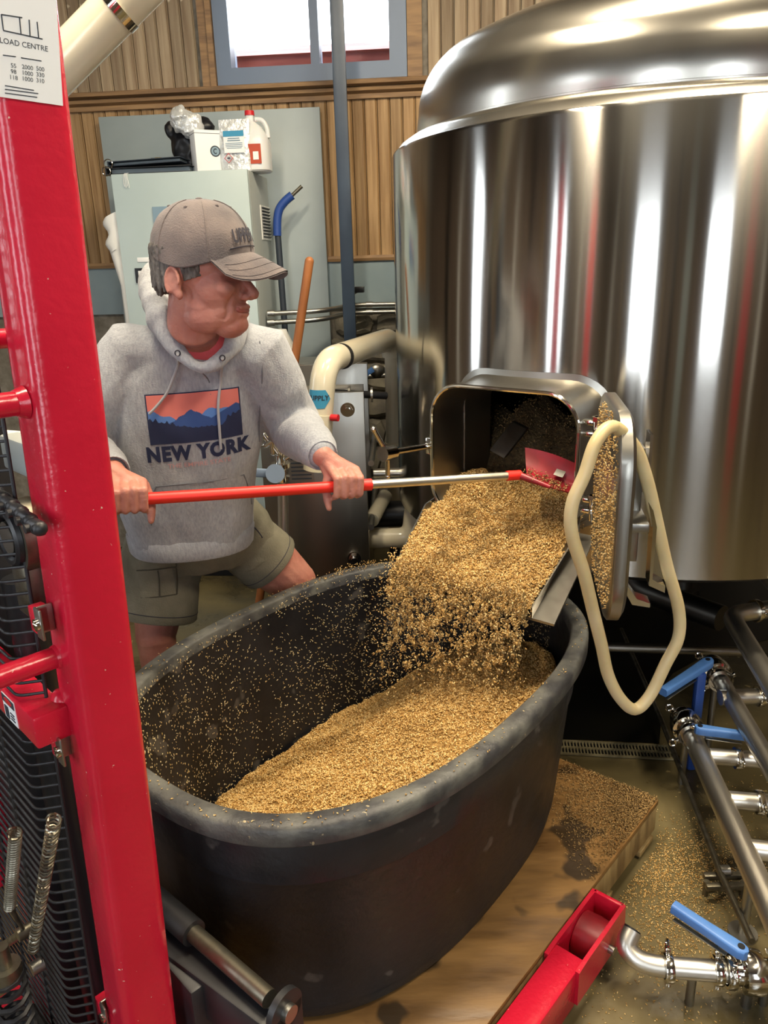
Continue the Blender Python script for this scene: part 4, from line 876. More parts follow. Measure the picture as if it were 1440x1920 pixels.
l0, l1 = A(440, 884, vb-.04), A(512, 888, vb-.04); lvb = MB(); lvb.bbox((l0+l1)/2, (np.linalg.norm(l1-l0), .02, .03), (nrm(l1-l0), V(0, 1, 0), nrm(np.cross(nrm(l1-l0), V(0, 1, 0)))), .006); lvb.cyl(A(516, 888, vb-.07), A(516, 888, vb), .033, seg=26); obj('lever', lvb, M['greyblue'], sv)
fp = A(530, 1100, vb); obj('upright_foot', MB().cyl(fp, fp*V(1, 1, 0), .019), M['steel'], sv)
# sloping round duct at the upper edge
dct = thing('sloping_pipe', 'fat cream pipe sloping down past the window with a metal band', 'pipe', tuple(A(-260, 550, 2.1)*V(1, 1, 0)))
P = [A(330, -95, 2.15), A(130, 108, 2.15), A(-200, 443, 2.15)]
obj('pipe', MB().tube([P[0]+(P[0]-P[1])*1.4, P[0], P[1], P[2]], .055, 28), M['pvc'], dct); dd = nrm(P[1]-P[0]); q = A(221, 16, 2.15); obj('band', MB().cyl(q-dd*.011, q+dd*.011, .0575, seg=32), M['chrome'], dct)
obj('support', MB().cyl(P[2], P[2]*V(1, 1, 0), .03), M['blackmetal'], dct)
# ================================================================== pallet stacker: red mast, guard, fork carriage, straddle leg
sa = math.radians(44); SU = V(math.cos(sa), math.sin(sa), 0); SV = V(-math.sin(sa), math.cos(sa), 0); SAX = (SU, SV, V(0, 0, 1))
nearT, nearB = None, None
def col_edge(x, y, Yn): return A(x, y, Yn)
Yc = .93
# far edge of the wide face: (110,0) to (345,1920); near edge: (45,560) to (222,1850)
def on_u(p, x, y):                         # where the line of sight meets the vertical plane through p along SU
    d = ray(x, y); nn = SV; t = ((p-V(0, 0, H))@nn)/(d@nn); return d*t+V(0, 0, H)
n0 = A(-22, 0, Yc); pl0 = A(95, 960, Yc)
E_top_far, E_bot_far = on_u(pl0, 107, 0), on_u(pl0, 345, 1920); E_top_near, E_bot_near = on_u(pl0, -28, 0), on_u(pl0, 226, 1920)
cw = float(np.mean([(E_top_far-E_top_near)@SU, (E_bot_far-E_bot_near)@SU])); cdp = .085
dirc = nrm((E_top_far-E_bot_far)+(E_top_near-E_bot_near)); mid = (E_top_far+E_bot_far+E_top_near+E_bot_near)/4+SV*cdp/2
def CM(z): return mid+dirc*((z-mid[2])/dirc[2])           # column axis at height z
stk = thing('pallet_stacker', 'bright red hand pallet stacker with tall mast beside the black tub', 'stacker', tuple(CM(0)))
def colring(z, w=cw, d=cdp, r=.018): return [CM(z)+SU*a+SV*b for a, b in rrect(w, d, r, 5)]
obj('mast_column', MB().loft([colring(.05), colring(2.3)]), M['red'], stk, 30)
c2 = SV*.42; obj('mast_column', MB().loft([[p+c2 for p in colring(.05)], [p+c2 for p in colring(2.3)]]), M['red'], stk, 30)
# load plate on the wide face
fo = -SV*(cdp/2+.001)
def FP(x, y): return on_u(pl0-SV*.0, x, y)+fo*0-SV*.0012
LA, LB, LC, LD = FP(-20, 2), FP(100, 8), FP(117, 199), FP(-12, 180)
lb = MB(); lb.add([FP(-20, -40), FP(103, -18), FP(117, 199), FP(-2, 182)], [(0, 1, 2, 3)]); pq = [FP(-20, -40), FP(103, -18), FP(117, 199), FP(-2, 182)]
lb = MB().prism(pq, -SV*.0008); lbl = obj('load_plate', lb, M['paper'], stk)
dn = nrm(pq[2]-pq[1]); rt = nrm(pq[2]-pq[3])
def ptx(x, y): return FP(x, y)-SV*.0012
def pline(x0, y0, x1, y1, r=.0007): obj('plate_line', MB().cyl(ptx(x0, y0), ptx(x1, y1), r, seg=6), M['ink'], lbl)
for L_ in ((1, 28, 5, 58), (5, 58, 78, 74), (35, 34, 38, 66), (53, 38, 55, 70), (68, 42, 71, 73), (1, 28, 40, 34)): pline(*L_, .0006)
text_on('plate_text', 'LOAD CENTRE', .0078, ptx(44, 85), rt, -dn, M['ink'], lbl)
for k, (a, b, c_) in enumerate((('55', '2000', '500'), ('98', '1000', '330'), ('118', '1000', '310'))):
    for s_, x in ((a, 24), (b, 50), (c_, 74)): text_on('plate_text', s_, .0062, ptx(x, 127+k*11+(x-46)*.12), rt, -dn, M['ink'], lbl)
for (x0, y0, x1, y1) in ((4, 104, 28, 107), (38, 109, 76, 115), (8, 161, 62, 170), (8, 168, 70, 176), (8, 175, 68, 183)): pline(x0, y0, x1, y1, .0005)
# handle rungs leaving the operator side
def on_v(p, x, y): d = ray(x, y); t = ((p-V(0, 0, H))@SU)/(d@SU); return d*t+V(0, 0, H)
pu = pl0-SU*.0
for (x, y) in ((58, 760), (-15, 640), (128, 1243)):
    q = on_v(pu+SV*0, x, y)+SV*.03; rg = MB(); rg.cyl(q+SU*.03, q-SU*.42, .0155 if y != 640 else .013, seg=20); obj('rung', rg, M['red'], stk)
    obj('weld_collar', MB().cyl(q+SU*.004, q-SU*.008, .021, .0165, seg=20), M['red'], stk)
# box cross member with warning label
q = on_v(pu, 128, 1338)+SV*.01; e = MB(); e.bbox(q-SU*.03+SV*.19, (.05, .44, .05), SAX, .004); cm_ = obj('cross_member', e, M['red'], stk)
obj('weld_patch', MB().ball(q-SU*.004+V(0, 0, .008), (.016, .022, .03), SAX), M['red'], stk)
wl_ = q-SU*.0555+SV*.065; obj('warning_label', MB().box(wl_, (.001, .05, .042), SAX), M['paper'], cm_); obj('warning_band', MB().box(wl_-SU*.0008+V(0, 0, .014), (.001, .046, .012), SAX), M['ink'], cm_)
obj('warning_oval', MB().ball(wl_-SU*.0014+V(0, 0, .014), (.0006, .016, .005), SAX), M['redcap'], cm_); obj('warning_mark', MB().box(wl_-SU*.001+SV*.012+V(0, 0, -.008), (.001, .014, .02), SAX), M['ink'], cm_)
for k in range(3): obj('warning_line', MB().box(wl_-SU*.001-SV*.01+V(0, 0, -.004-.005*k), (.001, .016, .0015), SAX), M['ink'], cm_)
# wire guard: bent wires across, uprights, clips
gz0, gz1 = .30, 1.72; gu = -cw/2-.045; gv = cdp/2+.006
def G(u_, v_, z): return CM(z)+SU*u_+SV*v_
me_w = {}
z = gz0; k = 0
base = G(0, 0, 1.0)
wm = MB().tube(fillet([G(-cw/2-.012, gv, 1.0), G(gu, gv+.02, 1.0), G(gu, gv+.40, 1.0)], .012, 4), .0022, 6); wme = wm.mesh('guard_wire', base); wme.materials.append(M['blackmetal']); shade(wme, 60)
while z < gz1:
    inst('guard_wire', wme, stk, CM(z)); z += .0195
for u_, v_ in ((-cw/2-.012, gv), (gu, gv+.13), (gu, gv+.25), (gu, gv+.37)):
    obj('guard_upright', MB().cyl(G(u_, v_, gz0-.01), G(u_, v_, gz1+.01), .0028, seg=8), M['blackmetal'], stk)
for (x, y) in ((74, 1170), (113, 1408), (196, 1905)):
    q = on_v(CM(1.0)-SU*(cw/2+.02), x, y); cp = MB(); cp.bbox(q, (.004, .02, .045), SAX, .0015); cp.bbox(q+SU*.012+SV*.012, (.024, .004, .04), SAX, .0015); c_ = obj('clip', cp, M['galv'], stk)
    sc = MB(); sc.cyl(q-SU*.002, q-SU*.006, .009, seg=16); sc.box(q-SU*.0065, (.001, .011, .002), SAX); sc.box(q-SU*.0065, (.001, .002, .011), SAX); obj('screw', sc, M['chrome'], c_)
    obj('clip_tab', MB().bbox(q+SU*.008-SV*.0+SV*.02, (.02, .02, .038), SAX, .002), M['red'], stk)
# lift works behind the guard
def LW(x, y, u_): d = ray(x, y); p = CM(1.0)+SU*u_; t = ((p-V(0, 0, H))@SU)/(d@SU); return d*t+V(0, 0, H)
u_l = -.01
q = LW(52, 1150, u_l); obj('lift_cylinder', MB().cyl(V(q[0], q[1], .1)+SV*.0, V(q[0], q[1], 1.16), .03), M['black'], stk)
q2 = G(.0, gv+.12, 0); obj('inner_mast', MB().bbox(q2*V(1, 1, 0)+SV*.14+V(0, 0, 1.1), (.1, .06, 2.2), SAX, .004), M['blackmetal'], stk)
q = LW(40, 1003, u_l-.03); rl_ = MB(); rl_.cyl(q+SU*.02, q-SU*.012, .052, seg=36); rol = obj('chain_wheel', rl_, M['dullsteel'], stk)
obj('wheel_ring', MB().tube([q-SU*.014+SV*.036*math.cos(t)+V(0, 0, .036*math.sin(t)) for t in np.linspace(0, 2*math.pi, 28, endpoint=False)], .008, 8, True), M['black'], rol); obj('axle_pin', MB().cyl(q-SU*.01, q-SU*.02, .024, seg=24), M['galv'], rol)
for k in range(9):
    p = q+SV*(.05-.028*k+.05)+V(0, 0, .07-.004*abs(k-2)); ln = MB(); ln.caps(p-SV*.012-SU*.02, p+SV*.012-SU*.02, .010, seg=10); ln.cyl(p-SU*.034+SV*.0, p-SU*.02, .006, seg=10); obj('chain_link', ln, M['blackmetal'], stk)
obj('wheel_bracket', MB().bbox(q+V(0, 0, .1)+SU*.04+SV*.04, (.03, .12, .05), SAX, .004), M['cabside'], stk); obj('wheel_fork', MB().bbox(q-V(0, 0, .075)+SU*.01, (.05, .05, .09), SAX, .006), M['dullsteel'], stk)
q = LW(20, 950, u_l+.12); obj('white_pipe', MB().cyl(LW(-30, 815, .15), LW(46, 822, .15), .014), M['white'], stk)
# return springs
def spring(p0, p1, r, turns, w, m=M['galv']):
    p0 = np.asarray(p0); p1 = np.asarray(p1); x, y, d = frame_of(p1-p0); L = np.linalg.norm(p1-p0); n = turns*9
    pts = [p0+d*L*i/n+r*(math.cos(2*math.pi*i/9)*x+math.sin(2*math.pi*i/9)*y) for i in range(n+1)]; mb = MB().tube(pts, w, 5); mb.tube(smooth_path([p0, p0-d*.012, p0-d*.02+x*.008, p0-d*.012+x*.012], 4), w, 5); mb.tube(smooth_path([p1, p1+d*.012, p1+d*.02-x*.008, p1+d*.012-x*.012], 4), w, 5); obj('spring', mb, m, stk, 60)
us = gu+.0-SU@SU*.0-cw*0-.025
spring(LW(102, 1535, us), LW(62, 1780, us), .0085, 44, .0017, M['dullsteel']); spring(LW(29, 1560, us-.02), LW(18, 1700, us-.02), .0085, 34, .0017, M['dullsteel'])
q0 = LW(22, 1862, us-.05); spring(q0+V(0, 0, .045), q0-V(0, 0, .12), .024, 7, .005, M['blackmetal']); cpm = MB(); cpm.cyl(q0+V(0, 0, .03), q0+V(0, 0, .06), .024, seg=22); cpm.cyl(q0+V(0, 0, .06), q0+V(0, 0, .1), .011); obj('valve_cap', cpm, M['dullsteel'], stk)
lv_ = MB(); lv_.caps(LW(-20, 1790, us), LW(46, 1747, us), .008); lv_.cyl(LW(46, 1747, us)-SU*.012, LW(46, 1747, us)+SU*.012, .012); lv_.caps(LW(46, 1747, us), LW(18, 1700, us-.02), .0035); obj('release_lever', lv_, M['dullsteel'], stk)
pb = LW(70, 1812, us); obj('pivot_bolt', MB().cyl(pb-SU*.01, pb+SU*.01, .012, seg=18), M['galv'], stk)
pu_ = CM(.2)-SU*.16+SV*.14; obj('pump_housing', MB().bbox(pu_+V(0, 0, .02), (.12, .2, .3), SAX, .02), M['blackmetal'], stk); obj('base_frame', MB().bbox(CM(.1)-SU*.08+SV*.18, (.2, .62, .1), SAX, .008), M['red'], stk)
obj('red_cowl', MB().bbox(LW(-15, 1560, us+.02), (.05, .05, .22), SAX, .01), M['red'], stk)
# fork carriage bar with roller shaft
f0, f1 = Z(300, 1735, .47), Z(520, 1893, .47); fd = nrm(f1-f0); fpv = nrm(np.cross(V(0, 0, 1), fd)); fax = (fd, fpv, V(0, 0, 1)); fl_ = np.linalg.norm(f1-f0)
obj('carriage_bar', MB().bbox((f0+f1)/2+V(0, 0, -.055)-fpv*.005-fd*.04, (fl_+.1, .05, .09), fax, .005), M['blackmetal'], stk)
s0, s1 = Z(320, 1712, .49), Z(505, 1873, .49); obj('roller_shaft', MB().cyl(s0, s1, .0155, seg=22), M['dullsteel'], stk); sm_ = s0+(s1-s0)*.26; obj('shaft_sleeve', MB().cyl(s0-(s1-s0)*.2, sm_, .024, seg=22), M['blackmetal'], stk)
e0 = Z(533, 1893, .475); ep = MB(); ep.cyl(e0-fd*.006, e0+fd*.006, .036, seg=30); ep.bbox(e0-V(0, 0, .05), (.012, .072, .1), fax, .002); obj('end_plate', ep, M['blackmetal'], stk); obj('end_bolt', MB().cyl(e0+fd*.006, e0+fd*.016, .015, seg=20), M['galv'], stk)
fr_ = CM(.3)+SU*(cw/2+.05)+SV*.2; obj('carriage_plate', MB().bbox(fr_, (.05, .5, .3), SAX, .006), M['blackmetal'], stk)
# straddle leg with load roller
LD_ = PU; tipR = Z(1163, 1690, .14)+V(PU[1], -PU[0], 0)*.012; LN = V(LD_[1], -LD_[0], 0); lw_ = .078
def LG(a, b, z): return tipR-LD_*a-LN*b+V(0, 0, z-.125)
lax = (LD_, LN, V(0, 0, 1)); leg = thing('tmp', None, None, (0, 0, 0)); bpy.data.objects.remove(leg)
obj('leg_beam', MB().bbox(LG(.2+.55, lw_/2, .07), (1.1, lw_*.9, .1), lax, .004), M['red'], stk)
for b in (.006, lw_-.006): obj('fork_cheek', MB().prism([LG(0.004, b, .125), LG(.0, b, .05), LG(.03, b, .03), LG(.24, b, .03), LG(.24, b, .122), LG(.2, b, .125)], LN*.010*(1 if b < .05 else -1)), M['red'], stk)
obj('fork_nose', MB().bbox(LG(.006, lw_/2, .09), (.012, lw_, .07), lax, .003), M['red'], stk)
wc = LG(.085, lw_/2, .062); wh_ = MB().lathe([(.001, -.037), (.045, -.037), (.053, -.03), (.055, 0), (.053, .03), (.045, .037), (.001, .037)], wc, (LD_, V(0, 0, 1), LN), seg=36); obj('load_roller', wh_, M['redblade'], stk)
obj('axle', MB().cyl(wc-LN*.056, wc+LN*.056, .01), M['galv'], stk)
# ================================================================== pipe manifold beside the tank, floor drain
def clamp(parent, c, d, r, wing=True, ang=1.2):
    d = nrm(d); c = np.asarray(c, float); x, y, _ = frame_of(d); mb = MB(); mb.lathe([(r+.001, -.009), (r+.008, -.009), (r+.009, -.006), (r+.009, .006), (r+.008, .009), (r+.001, .009)], c, (x, y, d), seg=28)
    up = V(0, 0, 1)-d*d[2]; up = nrm(up); sd = np.cross(d, up); q = nrm(up*math.cos(ang)+sd*math.sin(ang)); mb.bbox(c+q*(r+.013), (.012, .016, .02), (d, np.cross(q, d), q), .002); mb.bbox(c-q*(r+.012), (.012, .012, .014), (d, np.cross(q, d), q), .002)
    o = obj('clamp', mb, M['chrome'], parent)
    if wing:
        t = q*(r+.028)+c; w_ = MB(); w_.tube([t+q*.010*math.sin(k)+np.cross(q, d)*.011*math.cos(k) for k in np.linspace(0, 2*math.pi, 12, endpoint=False)], .003, 6, True); w_.cyl(t-q*.016, t-q*.006, .005, seg=8); obj('wing_nut', w_, M['chrome'], o)
def run(name, label, pts, r, rad, clamps, group='stainless pipes of the manifold', feet=()):
    P = [np.asarray(p) for p in pts]; t = thing(name, label, 'pipe', tuple(P[0]*V(1, 1, 0)), group)
    obj('pipe', MB().tube(fillet(P, rad, 8), r, 20), M['steel'], t)
    for c, d in clamps: clamp(t, c, d, r)
    for f_ in feet:
        f_ = np.asarray(f_); fm = MB(); fm.cyl(f_-V(0, 0, r), f_*V(1, 1, 0), .012); fm.cyl(f_*V(1, 1, 0)+V(0, 0, .008), f_*V(1, 1, 0), .035); obj('stand', fm, M['galv'], t)
    return t
z = .62; run('sanitary_pipe', 'highest stainless pipe elbow of the manifold, clear of the blue valves', [Z(1520, 985, z), Z(1384, 1018, z), Z(1530, 1180, z)], .028, .055, [(Z(1432, 1006, z), Z(1520, 985, z)-Z(1384, 1018, z))], feet=[Z(1530, 1180, z)])
z = .46; run('sanitary_pipe', 'stainless pipe elbow second from the top of the manifold', [Z(1520, 1132, z), Z(1368, 1152, z), Z(1540, 1440, z)], .03, .06, [(Z(1418, 1145, z), Z(1520, 1132, z)-Z(1368, 1152, z))], feet=[Z(1540, 1440, z)])
z = .30; r3 = run('sanitary_pipe', 'stainless pipe leaving the valve with the raised blue handle', [Z(1352, 1278, z), Z(1540, 1600, z)], .027, .05, [], feet=[Z(1540, 1600, z)])
z = .2; r4 = run('sanitary_pipe', 'long stainless pipe running from the lower blue valve along the floor', [Z(1296, 1378, z), Z(1520, 1870, z)], .03, .05, [], feet=[Z(1410, 1630, z)])
for (x0, y0, x1, y1, xc, zz_, nm) in ((1350, 1308, 1480, 1303, 1424, .30, 'short stainless branch pipe under the raised blue handle'), (1330, 1418, 1480, 1428, 1384, .2, 'stainless branch pipe with clamp beside the lower blue valve'), (1368, 1500, 1490, 1510, 1424, .2, 'stainless branch pipe in the middle of the long floor pipe'), (1408, 1592, 1490, 1602, 1452, .2, 'stainless branch pipe at the far end of the long floor pipe')):
    a, b = Z(x0, y0, zz_), Z(x1, y1, zz_); run('branch_pipe', nm, [a, b], .024, .03, [(a+(b-a)*((xc-x0)/(x1-x0)), b-a)], feet=[b])
def valve(c, d, r, label, hroot, htip, hw_, hz, foot=True, strip=True):
    c = np.asarray(c, float); d = nrm(d); t = thing('butterfly_valve', label, 'valve', tuple(c*V(1, 1, 0)), 'butterfly valves with blue handles'); x, y, _ = frame_of(d)
    b = MB().lathe([(r*.9, -.05), (r+.012, -.05), (r+.012, -.042), (r+.004, -.036), (r+.004, -.024), (r+.02, -.02), (r+.022, -.008), (r+.022, .008), (r+.02, .02), (r+.004, .024), (r+.004, .036), (r+.012, .042), (r+.012, .05), (r*.9, .05)], c, (x, y, d), seg=32); obj('body', b, M['chrome'], t)
    for s_ in (-1, 1): clamp(t, c+d*.046*s_, d, r+.004, True, 1.5+s_*.6)
    h0, h1 = np.asarray(hroot, float), np.asarray(htip, float); ax_ = nrm(h1-h0); sd = nrm(np.cross(V(0, 0, 1), ax_)); up = np.cross(ax_, sd); L = np.linalg.norm(h1-h0)
    stem = MB(); stem.cyl(c, h0, .009); obj('stem', stem, M['chrome'], t)
    hm_ = MB(); R_ = []
    prof_ = [(-hw_*.62, .0), (-hw_*.45, .42), (0, .62), (hw_*.9, .6), (L*.5, .5), (L, .46)]
    for a, w in prof_: R_.append([h0+ax_*a+sd*hw_*(b_*2)*max(w, .05)+up*c_*.026 for b_, c_ in rrect(1, 1, .22, 3)])
    hm_.loft(R_); hn = obj('handle', hm_, M['blue'], t); obj('pivot', MB().cyl(h0+up*.0125, h0+up*.015, .0075, seg=16), M['black'], hn)
    if strip: obj('trigger_strip', MB().bbox(h0+ax_*L*.55-up*.028+sd*.004, (L*.8, .012, .003), (ax_, sd, up), .001), M['galv'], t)
    if foot: fm = MB(); fm.cyl(c-V(0, 0, r), c*V(1, 1, 0), .011); obj('stand', fm, M['galv'], t)
    return t
valve(Z(1343, 1262, .31), Z(1352, 1278, .3)-Z(1336, 1250, .3), .027, 'butterfly valve with raised blue handle pointing at the tub', Z(1327, 1243, .37), Z(1243, 1298, .35), .03, 0)
valve(Z(1288, 1362, .21), Z(1296, 1378, .2)-Z(1288, 1360, .2), .027, 'low butterfly valve with blue handle pointing away from the tub', Z(1312, 1368, .27), Z(1398, 1380, .27), .024, 0)
vm = thing('blue_pipe_bracket', 'upright blue painted bracket between the two rear valves', 'bracket', tuple(Z(1312, 1350, .2)*V(1, 1, 0))); bp0 = Z(1312, 1352, .2); obj('bracket', MB().bbox(bp0+V(0, .03, -.02), (.03, .03, .36), None, .008), M['deepblue'], vm)
# outlet in front
z = .1; P = [Z(1185, 1744, z+.045), Z(1176, 1776, z+.02), Z(1212, 1806, z), Z(1300, 1817, z), Z(1520, 1830, z)]
ou = thing('outlet_pipe', 'open curved stainless outlet pipe lying low by the red leg', 'pipe', tuple(P[3]*V(1, 1, 0))); pth = smooth_path(P, 8); obj('pipe', MB().tube(pth, .023, 22), M['steel'], ou); obj('mouth', MB().cyl(P[0], P[0]+nrm(P[0]-pth[2])*.004, .0195), M['black'], ou)
for x, y in ((1252, 1814), (1345, 1819)): clamp(ou, Z(x, y, z), P[4]-P[3], .023, True, -.35)
for x in (1300, 1440): f_ = Z(x, 1818, z); obj('stand', MB().cyl(f_-V(0, 0, .02), f_*V(1, 1, 0), .01), M['galv'], ou)
valve(Z(1408, 1822, .1), P[4]-P[3], .026, 'butterfly valve with pale blue handle on the open outlet pipe', Z(1388, 1783, .18), Z(1262, 1700, .19), .026, 0)
# thin rod on a little stand
rd_ = thing('support_rod', 'thin steel rod sloping along the floor past the pipes', 'rod', tuple(Z(1352, 1645, .0))); z = .07
obj('rod', MB().tube([Z(1165, 1180, z), Z(1240, 1350, z), Z(1290, 1480, z), Z(1352, 1640, z), Z(1410, 1765, z)], .0085, 12), M['dullsteel'], rd_)
for (x0, y0, x1, y1) in ((1318, 1641, 1402, 1644), (1322, 1660, 1400, 1664)): obj('cross_tube', MB().bbox((Z(x0, y0, .045)+Z(x1, y1, .045))/2, (np.linalg.norm(Z(x1, y1, .045)-Z(x0, y0, .045)), .016, .016), None, .002), M['dullsteel'], rd_)
k_ = Z(1358, 1632, .07); mb = MB(); mb.cyl(k_-V(.012, 0, 0), k_+V(.012, 0, 0), .014); obj('rod_clamp', mb, M['galv'], rd_)
for x in (1325, 1395): q = Z(x, 1652, .045); obj('foot', MB().cyl(q, q*V(1, 1, 0), .008), M['dullsteel'], rd_)
# floor drain
g0, g1, g2, g3 = Z(1050, 1388, .004), Z(1256, 1398, .004), Z(1259, 1428, .004), Z(1048, 1413, .004); gx = nrm(g1-g0); gy = nrm(np.cross(V(0, 0, 1), gx)); gl = np.linalg.norm(g1-g0); gw = abs((g3-g0)@gy); gc = (g0+g1+g2+g3)/4; gax = (gx, gy, V(0, 0, 1))
dr_ = thing('floor_drain', 'slotted metal drain grating set in the floor under the tank', 'drain', tuple(gc*V(1, 1, 0))); obj('channel', MB().box(gc+V(0, 0, -.002), (gl, gw, .002), gax), M['black'], dr_)
for s_ in (-1, 0, 1): obj('frame_bar', MB().box(gc+gy*s_*gw*.47+V(0, 0, .002), (gl, .007, .006), gax), M['grate'], dr_)
bme = MB().box((0, 0, 0), (.005, gw*.94, .005), gax).mesh('bar'); bme.materials.append(M['grate'])
nb = 34
for k in range(nb): inst('bar', bme, dr_, gc+gx*gl*(-.5+(k+.5)/nb)+V(0, 0, .002))
# ================================================================== the man and the shovel
fb = nrm(V(.2, -.98, 0)); brt = nrm(V(.98, .2, 0)); UPZ = V(0, 0, 1)
def tring(c, rx, ry, n=28, ex=2.3, ax=(brt, -fb)):
    out = []
    for k in range(n):
        t = 2*math.pi*k/n; a, b = math.cos(t), math.sin(t); out.append(np.asarray(c)+ax[0]*rx*math.copysign(abs(a)**(2/ex), a)+ax[1]*ry*math.copysign(abs(b)**(2/ex), b))
    return out
def limb(mb, P, R, seg=18):
    mb.tube(P, R, seg); mb.ball(P[0], R[0], seg=seg); mb.ball(P[-1], R[-1], seg=seg)
# shovel line
SL, SR = A(228, 938, 1.64), A(985, 890, 1.985); SD = nrm(SR-SL)
def on_shaft(px):
    lo, hi = 0., 1.3
    for _ in range(50):
        m_ = (lo+hi)/2; p = SL+(SR-SL)*m_; v = p-V(0, 0, H); x = 720+FPX*(v@_ri)/(v@_fw)
        if x < px: lo = m_
        else: hi = m_
    return SL+(SR-SL)*lo
hR, hL = on_shaft(648), on_shaft(243)
sh = thing('shovel', 'shovel with red grip, bare metal shaft and red plastic blade', 'shovel', tuple(SR))
obj('grip', MB().cyl(SL, on_shaft(680), .0138, .0138, 24), M['redflat'], sh); obj('grip_collar', MB().cyl(on_shaft(679), on_shaft(696), .0148, seg=24), M['redflat'], sh)
obj('shaft', MB().cyl(on_shaft(690), on_shaft(960), .0112, seg=22), M['alu'], sh); obj('socket', MB().cyl(on_shaft(950), on_shaft(975), .0135, .0135, 22), M['redflat'], sh)
q00, q10, q01, q11 = A(984, 836, 2.075), A(1083, 868, 2.0), A(990, 905, 1.96), A(1084, 928, 1.90)
bl = MB(); nb_ = 18; vv = []
bn = nrm(np.cross(q10-q00, q01-q00))
if bn[1] > 0: bn = -bn
for side in (0, 1):
    for i in range(nb_+1):
        for j in range(nb_+1):
            a, b = i/nb_, j/nb_; top = .22*(1-math.sin(math.pi*min(1, a*.75+.12)))*(1-b)
            p = q00*(1-a)*(1-b)+q10*a*(1-b)+q01*(1-a)*b+q11*a*b; p = p-bn*.05*(1-(2*b-1)**2)*(.4+.6*a)+bn*.008*math.exp(-((b-.72)/.05)**2)*(1-a)
            p = p+(q01-q00)*(top*.5)*(1 if b < .5 else 0)*(1-2*b if b < .5 else 0); vv.append(p+bn*.0035*side)
m1 = nb_+1; fcs = []
for side in (0, 1):
    o_ = side*m1*m1
    for i in range(nb_):
        for j in range(nb_): f = (o_+i*m1+j, o_+(i+1)*m1+j, o_+(i+1)*m1+j+1, o_+i*m1+j+1); fcs.append(f)
bord = [i*m1 for i in range(m1)]+[nb_*m1+j for j in range(1, m1)]+[i*m1+nb_ for i in range(nb_-1, -1, -1)]+[j for j in range(nb_-1, 0, -1)]
for k in range(len(bord)): a, b = bord[k], bord[(k+1) % len(bord)]; fcs.append((a, b, b+m1*m1, a+m1*m1))
bl.add(vv, fcs); bld = obj('blade', bl, M['redblade'], sh, 60)
stp = vv[m1*m1+12*m1+6]; eb = nrm(q10-q00); db = nrm(np.cross(bn, eb)); obj('sticker', MB().box(stp+bn*.012, (.026, .024, .001), (eb, db, bn)), M['galv'], bld)
obj('socket_rib', MB().cyl(on_shaft(972), (q01*.55+q11*.45+q00*.0)+bn*.004, .011, .005, 14), M['redblade'], bld)
pgs = []
for k in range(260): a, b = random.uniform(0, .8), random.uniform(.55, 1); pgs.append(vv[m1*m1+int(a*nb_)*m1+int(b*nb_)]+bn*.003+RNG.normal(scale=.006, size=3))
o = obj('stuck_grain', grains_mesh('stuck_grain', pgs), M['graindark'], bld, None); o['kind'] = 'stuff'

# ---- head frame
hf = nrm(V(.95, -.30, -.04)); hu = nrm(UPZ-hf*(hf@UPZ)+V(.03, 0, 0)); hu = nrm(hu-hf*(hu@hf)); hs = np.cross(hf, hu)
HS = 1.07; HC = A(379, 528, 1.83); hax = (hs, hf, hu)
def HL(x, y, z): return HC+HS*(hs*x+hf*y+hu*z)
def hb(mb, x, y, z, rx, ry, rz, seg=20): mb.ball(HL(x, y, z), (rx*HS, ry*HS, rz*HS), hax, seg)
# joints
sR, eR, wR = A(492, 648, 2.0), A(548, 797, 2.06), hR+V(0, 0, 0)
sL_, eL = A(245, 648, 2.0), A(150, 835, 1.95)
outw = nrm(np.cross(SD, UPZ)); outw = outw if outw[1] < 0 else -outw; upS = nrm(np.cross(outw, SD)); upS = upS if upS[2] > 0 else -upS
def HD(c, a, o, u): return c+SD*a+outw*o+upS*u
wrR = HD(hR, -.045, -.052, .068); wrL = HD(hL, -.03, -.06, .05)
pel = A(372, 985, 2.2); nk = A(372, 615, 1.96)
hipR, knR = A(425, 985, 2.2), A(552, 1092, 2.29); ftR = V(knR[0]+.04, knR[1]+.12, .0)
hipL, knL = A(312, 1000, 2.17), A(292, 1190, 2.09); ftL = V(knL[0]-.02, knL[1]+.08, .0)
bd = MB()
# head
hb(bd, 0, -.006, .045, .077, .1, .088); hb(bd, 0, .038, -.012, .064, .062, .075); hb(bd, 0, .042, -.058, .053, .056, .05); hb(bd, 0, .082, -.086, .024, .02, .02); hb(bd, 0, .06, -.09, .036, .035, .026)
hb(bd, 0, .078, .03, .05, .022, .022); hb(bd, .035, .074, -.012, .024, .022, .022); hb(bd, -.035, .074, -.012, .024, .022, .022)
bd.caps(HL(0, .093, .014), HL(0, .119, -.022), .0085*HS, .0125*HS); hb(bd, .011, .106, -.028, .009, .012, .009); hb(bd, -.011, .106, -.028, .009, .012, .009)
hb(bd, 0, .094, -.05, .024, .013, .0085); hb(bd, 0, .092, -.064, .021, .012, .008); hb(bd, 0, .02, -.05, .06, .05, .045); hb(bd, .03, .02, -.07, .03, .05, .035); hb(bd, -.03, .02, -.07, .03, .05, .035)
for s_ in (1, -1):
    hb(bd, s_*.074, -.022, .0, .008, .017, .028); hb(bd, s_*.073, -.014, -.024, .007, .010, .012)
    bd.tube([HL(s_*(.082+.004*math.cos(t+2.6)), -.022-.017*math.cos(t), .002+.027*math.sin(t)) for t in np.linspace(-1.0, 3.4, 14)], .0042*HS, 8)
limb(bd, [HL(0, -.02, -.03), HL(0, -.028, -.085), nk+V(.0, .012, -.01)], [.058, .06, .066]); limb(bd, [HL(.03, .0, -.05), nk+V(-.02, -.025, -.0)], [.028, .03])
